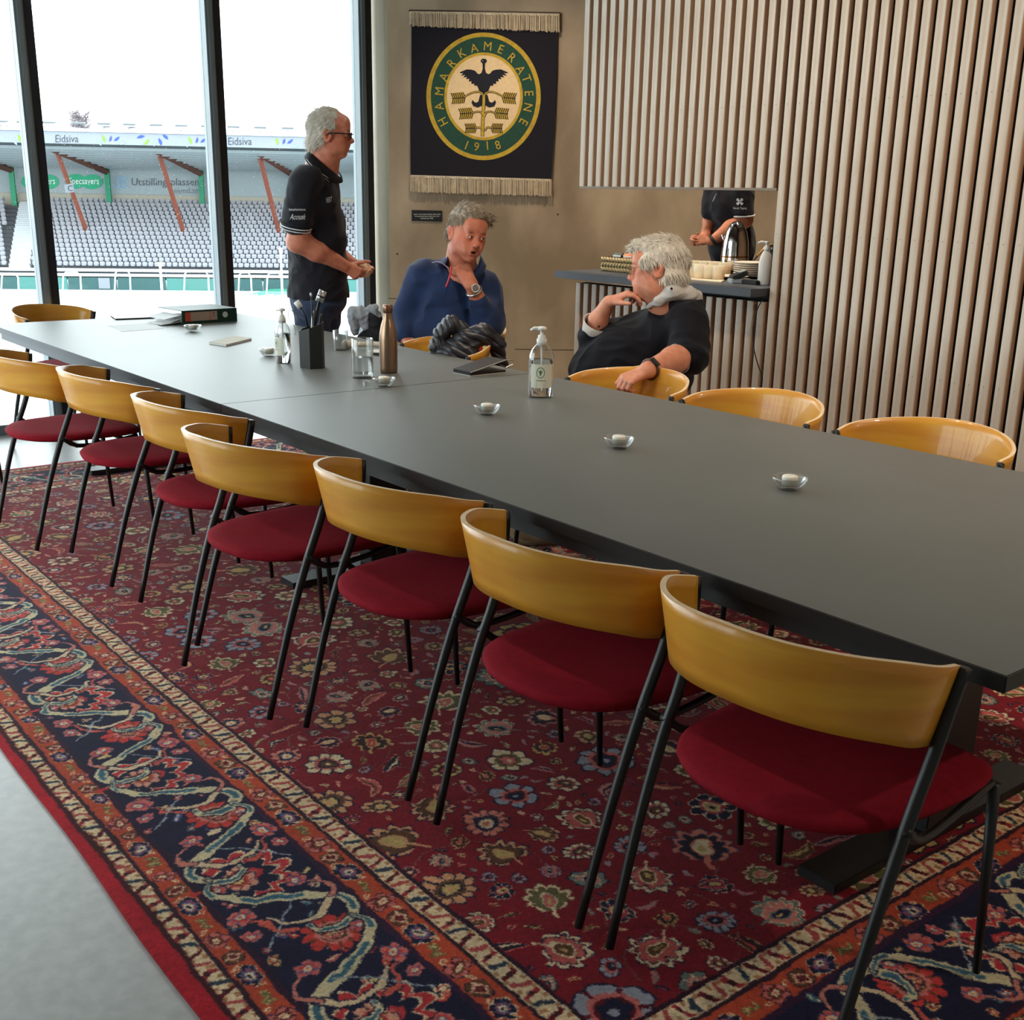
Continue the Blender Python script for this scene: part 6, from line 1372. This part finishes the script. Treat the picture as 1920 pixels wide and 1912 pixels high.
# watch
c0 = J(888, 544, -58); ax_ = lwr-lel; ax_ /= np.linalg.norm(ax_); u_ = np.cross(ax_, [0, 0, 1]); u_ /= np.linalg.norm(u_); v_ = np.cross(ax_, u_)
ptube(S, 'watch_strap', [c0+ax_*-2+14.2*(u_*math.cos(a)+v_*math.sin(a)) for a in np.linspace(0, 2*PI, 20)], 2.6, mat('watch_steel', (196, 194, 188), .25, .9), t2, 6, 2)
nz = np.array([.25, .12, -.96]); nz /= np.linalg.norm(nz); cc = c0+np.array([3, 4, -14]); a1 = np.cross(nz, [0, 1, 0]); a1 /= np.linalg.norm(a1); a2 = np.cross(nz, a1)
for nm, r0, z0, z1, m_ in (('watch_case', 8.2, -2, 2.5, MATS['watch_steel']), ('watch_dial', 6.4, 2.5, 2.9, mat('dial_grey', (96, 92, 90), .3))):
    k = 20; V = [cc+nz*z+r0*(a1*math.cos(2*PI*i/k)+a2*math.sin(2*PI*i/k)) for z in (z0, z1) for i in range(k)]; mesh(nm, S.world(np.array(V)), [tuple(range(k)), tuple(range(k, 2*k))[::-1]]+[(i, (i+1) % k, k+(i+1) % k, k+i) for i in range(k)], m_, t2, False, True)

# ------------------------------------------------------------------ person 3: seated in profile, black jumper, arm over chair back
S = Sculpt(4.93, 600); J = S.J
t3 = person(S, 1200, 800, 'seated heavy man in black jumper with thick silver hair facing left, arm over chair back')
R = rotm(-98, 2, 4); hs = 121; hp_, Q = head(J(1234, 503, 0), hs, R, .95, 1.1)
neck = [cap(Q(-.14, 0, -.2), J(1262, 588, 2), 32, 40, 10), cap(Q(.03, 0, -.33), J(1250, 594, 0), 27, 28, 12)]
tor = [ell(J(1262, 625, 4), (66, 62, 70), None, 18), ell(J(1185, 668, 2), (98, 66, 72), rotm(0, 0, 14)[[1, 2, 0]], 20), ell(J(1150, 698, 2), (82, 56, 68), None, 20), ell(J(1215, 700, 4), (84, 62, 70), None, 16), cap(J(1282, 600, -40), J(1272, 598, 46), 34, 34, 16)]
nsh, nel, nwr = J(1290, 606, -52), J(1292, 664, -104), J(1214, 694, -226); fsh, fel, fwr = J(1240, 610, 48), J(1112, 634, 30), J(1142, 566, 2)
arms = [cap(nsh, nel, 34, 28, 12), cap(nel, J(1262, 675, -146), 27, 25, 10), cap(J(1262, 675, -146), nwr, 25, 16.5, 10), cap(fsh, fel, 30, 20, 12), cap(fel, J(1122, 600, 18), 18, 18, 8), cap(J(1122, 600, 18), fwr, 18, 12.5, 8)]
hn = hand(nwr, (-.86, -.40, -.30), (.2, -.75, .6), 92, (.9, 1.0, 1.1, 1.15), (-.6, .75, .1), (.8, .2, .6), .5)
hf = hand(fwr, (.78, .34, -.3), (.35, -.75, .1), 82, (.55, .75, .9, 1.0), (.15, .5, -.8), (.8, .5, .25), .3)
hv, hf_ = sculpt(hp_+neck, 1.1); av, af = sculpt(arms+hn+hf, 1.4)
leg = [cap(J(1180, 745, 0), J(1060, 780, 10), 42, 32, 14), cap(J(1060, 780, 10), J(1060, 912, 20), 28, 20, 8), cap(J(1190, 745, 40), J(1085, 775, 60), 42, 32, 14), cap(J(1085, 775, 60), J(1085, 895, 60), 28, 20, 8)]
bv, bf = sculpt(infl(tor, -3)+leg, 3.4); V, F = merge([(hv, hf_), (av, af), (bv, bf)])
put(S, 'body', V, F, M_skin, t3, face_spots(Q, hs)); eyes(S, Q, hs, R, t3)
M_jump = mat('black_knit_jumper', (15, 16, 24), .8, bump=(700, .25, .0006), sheen=.05, spec=.2); M_shirt = mat('grey_white_shirt', (196, 192, 186), .8, bump=(500, .2, .0005))
cl = infl(tor, 2)+[cap(nsh, nel, 41, 37, 14), cap(nel, J(1281, 669, -112), 37, 31, 12), cap(fsh, fel, 36, 27, 14), cap(fel, J(1114, 622, 24), 26, 25, 8), cap(J(1276, 580, 0), J(1266, 602, 2), 34, 50, 14), cap(J(1262, 572, -30), J(1300, 578, -6), 16, 22, 10), cap(J(1228, 606, 0), J(1258, 590, 0), 26, 34, 12)]
V, F = sculpt(cl+[ell(J(1240, 552, -2), (26, 26, 26), None, 5, 1)], 1.6, folds(1.5, 22, 21)); jum = put(S, 'jumper', V, F, M_jump, t3)
# shirt collar and turned-back cuffs
V, F = sculpt([cap(J(1215, 576, -26), J(1236, 564, -40), 4, 9, 6), cap(J(1236, 562, -40), J(1262, 546, -42), 10, 15, 8), cap(J(1262, 546, -42), J(1292, 552, -26), 15, 13, 8), cap(J(1292, 550, -26), J(1304, 558, 8), 14, 13, 8), cap(J(1304, 558, 8), J(1290, 556, 30), 13, 12, 8)], 1.2, folds(.5, 9, 4)); put(S, 'shirt_collar', V, F, M_shirt, t3)
V, F = sculpt([ell(J(1259, 541, -60), (2.6, 2.6, 2), None, 1)], .8); put(S, 'collar_button', V, F, M_black, t3)
def cuff(c0, ax_, r0, r1, L_, par, a0=0, a1=2*PI, name='shirt_cuff'):
    ax_ = ax_/np.linalg.norm(ax_); u_ = np.cross(ax_, [0, 0, 1]); u_ /= np.linalg.norm(u_); v_ = np.cross(ax_, u_); n = 24
    V = [c0+ax_*L_*i+(r0 if not i else r1)*(u_*math.cos(a)+v_*math.sin(a)) for i in (0, 1) for a in np.linspace(a0, a1, n)]
    V += [v+(c0-v)*.07 for v in V]; F = [(i, i+1, n+i+1, n+i) for i in range(n-1)]+[(2*n+i, 3*n+i, 3*n+i+1, 2*n+i+1) for i in range(n-1)]+[(n+i, n+i+1, 3*n+i+1, 3*n+i) for i in range(n-1)]
    return mesh(name, S.world(np.array(V)), F, M_shirt, par, True, True)
cuff(J(1281, 669, -112), nwr-nel, 30, 29, 19, t3); cuff(J(1112, 622, 24), fwr-fel, 22, 27, 24, t3, .5, 5.6)
V, F = sculpt([ell(J(1123, 612, -4), (2.2, 2.2, 2), None, 1)], .8); put(S, 'cuff_button', V, F, M_black, t3)
decal(jum, [([(1229, 571.5), (1238.5, 566), (1239, 567.6), (1229.5, 573)], [(0, 1, 2, 3)])], 'chest_mark', mat('orange_stitch', (206, 90, 50), .6), t3)
V, F = sculpt(infl(leg, 4)+[ell(J(1180, 735, 0), (86, 42, 74), None, 12)], 2.8, folds(1.2, 16, 9)); put(S, 'trousers', V, F, M_khaki, t3)
shoes(S, [(1060, 20), (1085, 60)], mat('brown_shoe', (90, 64, 46), .6), t3, (-1, -.1))
# smart band
c0 = J(1207, 694, -104); ax_ = nwr-nel; ax_ /= np.linalg.norm(ax_); c0 = nwr-ax_*8; u_ = np.cross(ax_, [0, 0, 1]); u_ /= np.linalg.norm(u_); v_ = np.cross(ax_, u_)
ptube(S, 'wristband', [c0+18.2*(u_*math.cos(a)+v_*math.sin(a)) for a in np.linspace(0, 2*PI, 24)], 3.2, mat('band_bronze', (96, 64, 54), .45), t3, 6, 2)
f_ = np.array([0, .35, -.94]); f_ -= ax_*(f_@ax_); f_ /= np.linalg.norm(f_); s_ = np.cross(ax_, f_)
V = [c0+f_*z+ax_*a*4.2+s_*b*10 for z in (18, 22.5) for a, b in ((-1, -1), (1, -1), (1, 1), (-1, 1))]; mesh('band_screen', S.world(np.array(V)), [(0, 1, 2, 3), (7, 6, 5, 4), (0, 4, 5, 1), (1, 5, 6, 2), (2, 6, 7, 3), (3, 7, 4, 0)], mat('band_glass', (12, 12, 14), .15), t3, False, True)
hq = lambda f, l, u, r, k=6, sub=0: ell(Q(f, l, u), np.array(r)*hs, R, k, sub)
hr_ = [hq(-.085, 0, .14, (.42, .345, .375)), hq(.12, 0, .32, (.29, .25, .15), 8), hq(-.19, 0, -.12, (.29, .33, .24)), hq(-.24, 0, -.27, (.18, .24, .13), 8), hq(.05, .26, .08, (.19, .09, .15), 6), hq(.05, -.26, .08, (.19, .09, .15), 6),
       hq(-.05, .40, -.07, (.13, .14, .17), 3, 1), hq(-.05, -.40, -.07, (.13, .14, .17), 3, 1),
       hq(.48, 0, .0, (.24, .5, .29), 4, 1), hq(.22, .34, -.24, (.26, .22, .28), 4, 1), hq(.22, -.34, -.24, (.26, .22, .28), 4, 1), hq(-.03, .38, -.14, (.1, .08, .17), 3, 1), hq(-.03, -.38, -.14, (.1, .08, .17), 3, 1)]
def flow3(p): q = p-Q(0, 0, 0); return -R[0]*.35-R[2]*(1 if q@R[2] < 40 else -.0)+(R[0]*.9 if q@R[2] > 40 else 0)
hairdo(S, Q, hs, R, t3, hr_, M_hair_w, M_hair_l, flow3, 6500, 8, .17, 1.1, .25, .2)
spectacles(S, Q, hs, t3, mat('thin_gold_frame', (150, 110, 84), .3, .7), .003, .085, .07)

# ------------------------------------------------------------------ person 4: behind the hatch, head hidden by the slats
q = onY(1370, 430, 5.1); S = Sculpt(float((q-CAM)@fw), 430); J = S.J
t4 = person(S, 1375, 600, 'person behind the hatch in black polo shirt, head hidden by the slats')
R = rotm(-38, 10, 0); hs = 82; hp_, Q = head(J(1362, 262, -8), hs, R)
neck = [cap(Q(-.14, 0, -.2), J(1368, 322), 20, 24, 8)]
tor = [ell(J(1370, 375), (46, 56, 34), rotm(-38)[[1, 2, 0]], 12), ell(J(1372, 455), (43, 62, 38), None, 14), ell(J(1374, 535), (44, 42, 38), None, 12), cap(J(1345, 334, 14), J(1394, 334, -16), 19, 19, 10)]
ls, le, lw = J(1393, 342, -24), J(1395, 411, -36), J(1334, 452, -52); rs_, re, rw = J(1340, 342, 20), J(1332, 415, 10), J(1318, 452, -30)
arms = [cap(ls, le, 18, 16, 8), cap(le, J(1370, 428, -44), 16.5, 15, 6), cap(J(1370, 428, -44), lw, 15, 8.5, 6), cap(rs_, re, 17, 14, 6), cap(re, rw, 13, 8, 6)]
h1 = hand(lw, (-.95, .12, -.15), (0, -.3, .95), 46, (.8, .9, 1, 1), (-.2, .9, .2), (.8, .4, .5), .5); h2 = hand(rw, (-.8, .1, -.5), (0, -.2, -.9), 46, (.9, 1, 1.1, 1.1), (-.1, .9, -.2), (.7, .5, .4), .5)
leg = [cap(J(1362, 560, -10), J(1362, 668, -12), 25, 20, 8), cap(J(1362, 668, -12), J(1362, 770, -10), 19, 13, 6), cap(J(1386, 560, 10), J(1388, 668, 12), 25, 20, 8), cap(J(1388, 668, 12), J(1388, 775, 12), 19, 13, 6)]
V, F = merge([sculpt(hp_+neck, 1.5), sculpt(arms+h1+h2, 1.1), sculpt(infl(tor, -3)+leg, 3)]); put(S, 'body', V, F, M_skin3, t4, face_spots(Q, hs))
cl = infl(tor, 2)+[cap(ls, J(1394, 396, -34), 22, 20.5, 8), cap(rs_, J(1333, 396, 12), 20, 19, 8)]
V, F = sculpt(cl+[plane(J(1372, 560), (0, -1, -.3))], 1.4, folds(.6, 13, 31)); pol = put(S, 'polo_shirt', V, F, M_polo, t4)
ax_ = J(1394, 396, -34)-ls; ax_ /= np.linalg.norm(ax_); u_ = np.cross(ax_, [0, 0, 1]); u_ /= np.linalg.norm(u_); v_ = np.cross(ax_, u_); c0 = J(1394, 404, -34)
ptube(S, 'sleeve_piping', [c0+20.5*(u_*math.cos(a)+v_*math.sin(a)) for a in np.linspace(0, 2*PI, 22)], 1.9, M_trim, t4, 6, 2)
ax_ = lw-J(1370, 428, -44); ax_ /= np.linalg.norm(ax_); u_ = np.cross(ax_, [0, 0, 1]); u_ /= np.linalg.norm(u_); v_ = np.cross(ax_, u_); c0 = lw-ax_*3
ptube(S, 'wristwatch', [c0+9.5*(u_*math.cos(a)+v_*math.sin(a)) for a in np.linspace(0, 2*PI, 18)], 3, mat('black_rubber', (16, 16, 16), .5), t4, 6, 2)
V, F = text_fit('Norsk Tipping', 1375, 1400, 388, 393.5); polys = [(V, F)]; cx_, cy_ = 1387, 378
for a in range(4):
    th_ = PI/4+a*PI/2; c, s = math.cos(th_), math.sin(th_); P4 = [(1, -1.3), (6.5, -3), (8, 0), (6.5, 3), (1, 1.3)]; polys.append(([(cx_+c*u-s*v, cy_+s*u+c*v) for u, v in P4], [(0, 1, 2, 3, 4)]))
decal(pol, polys, 'sleeve_print', M_trim, t4); V, F = text_fit('VERT', 0, 15, 0, 6); decal(pol, [([(1337+.45*v[0]-.7*v[1]*.5, 378-v[0]) for v in V], F)], 'chest_print', M_trim, t4)
V, F = sculpt(infl(leg, 3)+[ell(J(1374, 560), (44, 32, 36), None, 8), plane(J(1370, 770, -10), (0, -1, -.3))], 2.6); put(S, 'trousers', V, F, mat('black_trousers', (20, 20, 24), .85), t4)
for x, y, z in ((1358, 780, -16), (1384, 785, 8)):
    V, F = sculpt([ell(J(x, y-3, z), (12, 8, 14), None, 4), ell(J(x-8, y+1, z-12), (11, 5, 14), None, 4)], 2); put(S, 'shoe', V, F, mat('black_shoe', (18, 18, 18), .5), t4)

# ------------------------------------------------------------------ jackets over chair backs
S = Sculpt(5.25, 640); J = S.J
g = S.world([J(880, 660)])[0]; t = thing('puffer_jacket', tuple(g), 'dark grey quilted puffer jacket thrown over a chair back in front of the blue pullover', 'jacket')
M_puf = mat('shiny_dark_nylon', (44, 44, 52), .38, noise=(20, .3), col2=(30, 30, 36), bump=(240, .3, .001), spec=.6)
def quilt(X, Y, Z, f=.21, a=.55, b=.85): return 3.0*(1-np.abs(np.sin((X*a+Y*b)*f+.5*np.sin(X*.05+Z*.09)))**.45)-.6
def crump(X, Y, Z): return folds(.8, 12, 6)(X, Y, Z)
V, F = sculpt([cap(J(828, 625, -20), J(845, 607, -22), 17, 15, 8), cap(J(845, 607, -22), J(872, 618, -22), 15, 11, 8), cap(J(820, 648, -24), J(835, 655, -24), 17, 18, 8)], 1.3, lambda X, Y, Z: quilt(X, Y, Z, .26, 1., .35)+.5*crump(X, Y, Z)); put(S, 'sleeve', V, F, M_puf, t)
V, F = sculpt([cap(J(815, 668, -30), J(872, 632, -28), 14, 16, 10), cap(J(872, 632, -26), J(905, 624, -24), 16, 17, 12), cap(J(905, 626, -22), J(934, 645, -14), 17, 15, 12), cap(J(930, 645, -12), J(941, 690, -8), 14, 12, 10), cap(J(941, 690, -8), J(940, 720, -8), 12, 12, 8), cap(J(850, 665, -34), J(880, 660, -34), 22, 20, 14), cap(J(850, 700, -34), J(868, 690, -34), 26, 22, 14)], 1.4, lambda X, Y, Z: quilt(X, Y, Z, .22, .5, .9)+.6*crump(X, Y, Z)); put(S, 'shell', V, F, M_puf, t)
V, F = sculpt([cap(J(898, 652, -30), J(889, 682, -32), 7, 11, 5), cap(J(889, 682, -32), J(884, 715, -32), 11, 13, 5)], 1.3, folds(.5, 8, 3)); put(S, 'red_lining', V, F, mat('red_lining', (214, 62, 30), .6), t)
S = Sculpt(6.05, 620); J = S.J
g = S.world([J(700, 640)])[0]; t = thing('dark_coat', tuple(g), 'black coat with pale grey lining over a chair behind the steel bottle', 'jacket')
V, F = sculpt([cap(J(700, 592, 0), J(715, 640, -2), 14, 18, 10), cap(J(715, 640, -2), J(722, 700, -4), 18, 20, 10), cap(J(690, 640, 5), J(690, 700, 5), 22, 24, 12)], 1.8, folds(1., 14, 2)); put(S, 'shell', V, F, mat('black_coat_wool', (22, 22, 24), .8), t)
V, F = sculpt([cap(J(658, 580, 0), J(704, 577, -4), 6, 6, 5), cap(J(661, 590, 0), J(666, 622, 0), 11, 7, 7), cap(J(680, 590, -2), J(686, 612, -2), 12, 8, 7), cap(J(700, 580, -5), J(710, 596, -5), 8, 5, 6)], 1.2, folds(.8, 8, 7)); put(S, 'lining', V, F, mat('pale_grey_lining', (150, 154, 160), .7), t)
# khaki bag or trouser leg end under the table is part of person 3; far shoe of person 2

# the chairs the two seated men sit on (mostly hidden)
def sit(px, py, z, D0, ref, dirv, lab):
    S_ = Sculpt(D0, ref); hpw = S_.world([S_.J(px, py, z)])[0]; d = np.array([dirv[0], dirv[1]]); d /= np.linalg.norm(d)
    o = copy_tree(base_chair); o.location = (hpw[0]-d[0]*.24, hpw[1]-d[1]*.24, .0128); o.rotation_euler = (0, 0, math.atan2(-d[0], d[1])); o['label'] = lab
    if 'group' in o: del o['group']
    print('HIP', lab, hpw, 'root', o.location[:])
base_chair = bpy.data.objects['dining_chair']
sit(842, 680, 5, 5.72, 520, -hd[:2]*.8-hr[:2]*.6, 'chair under the man in the blue pullover, mostly hidden by him')
sit(1150, 740, 30, 4.93, 600, -hr[:2], 'chair under the man in the black jumper, hidden behind another chair back')
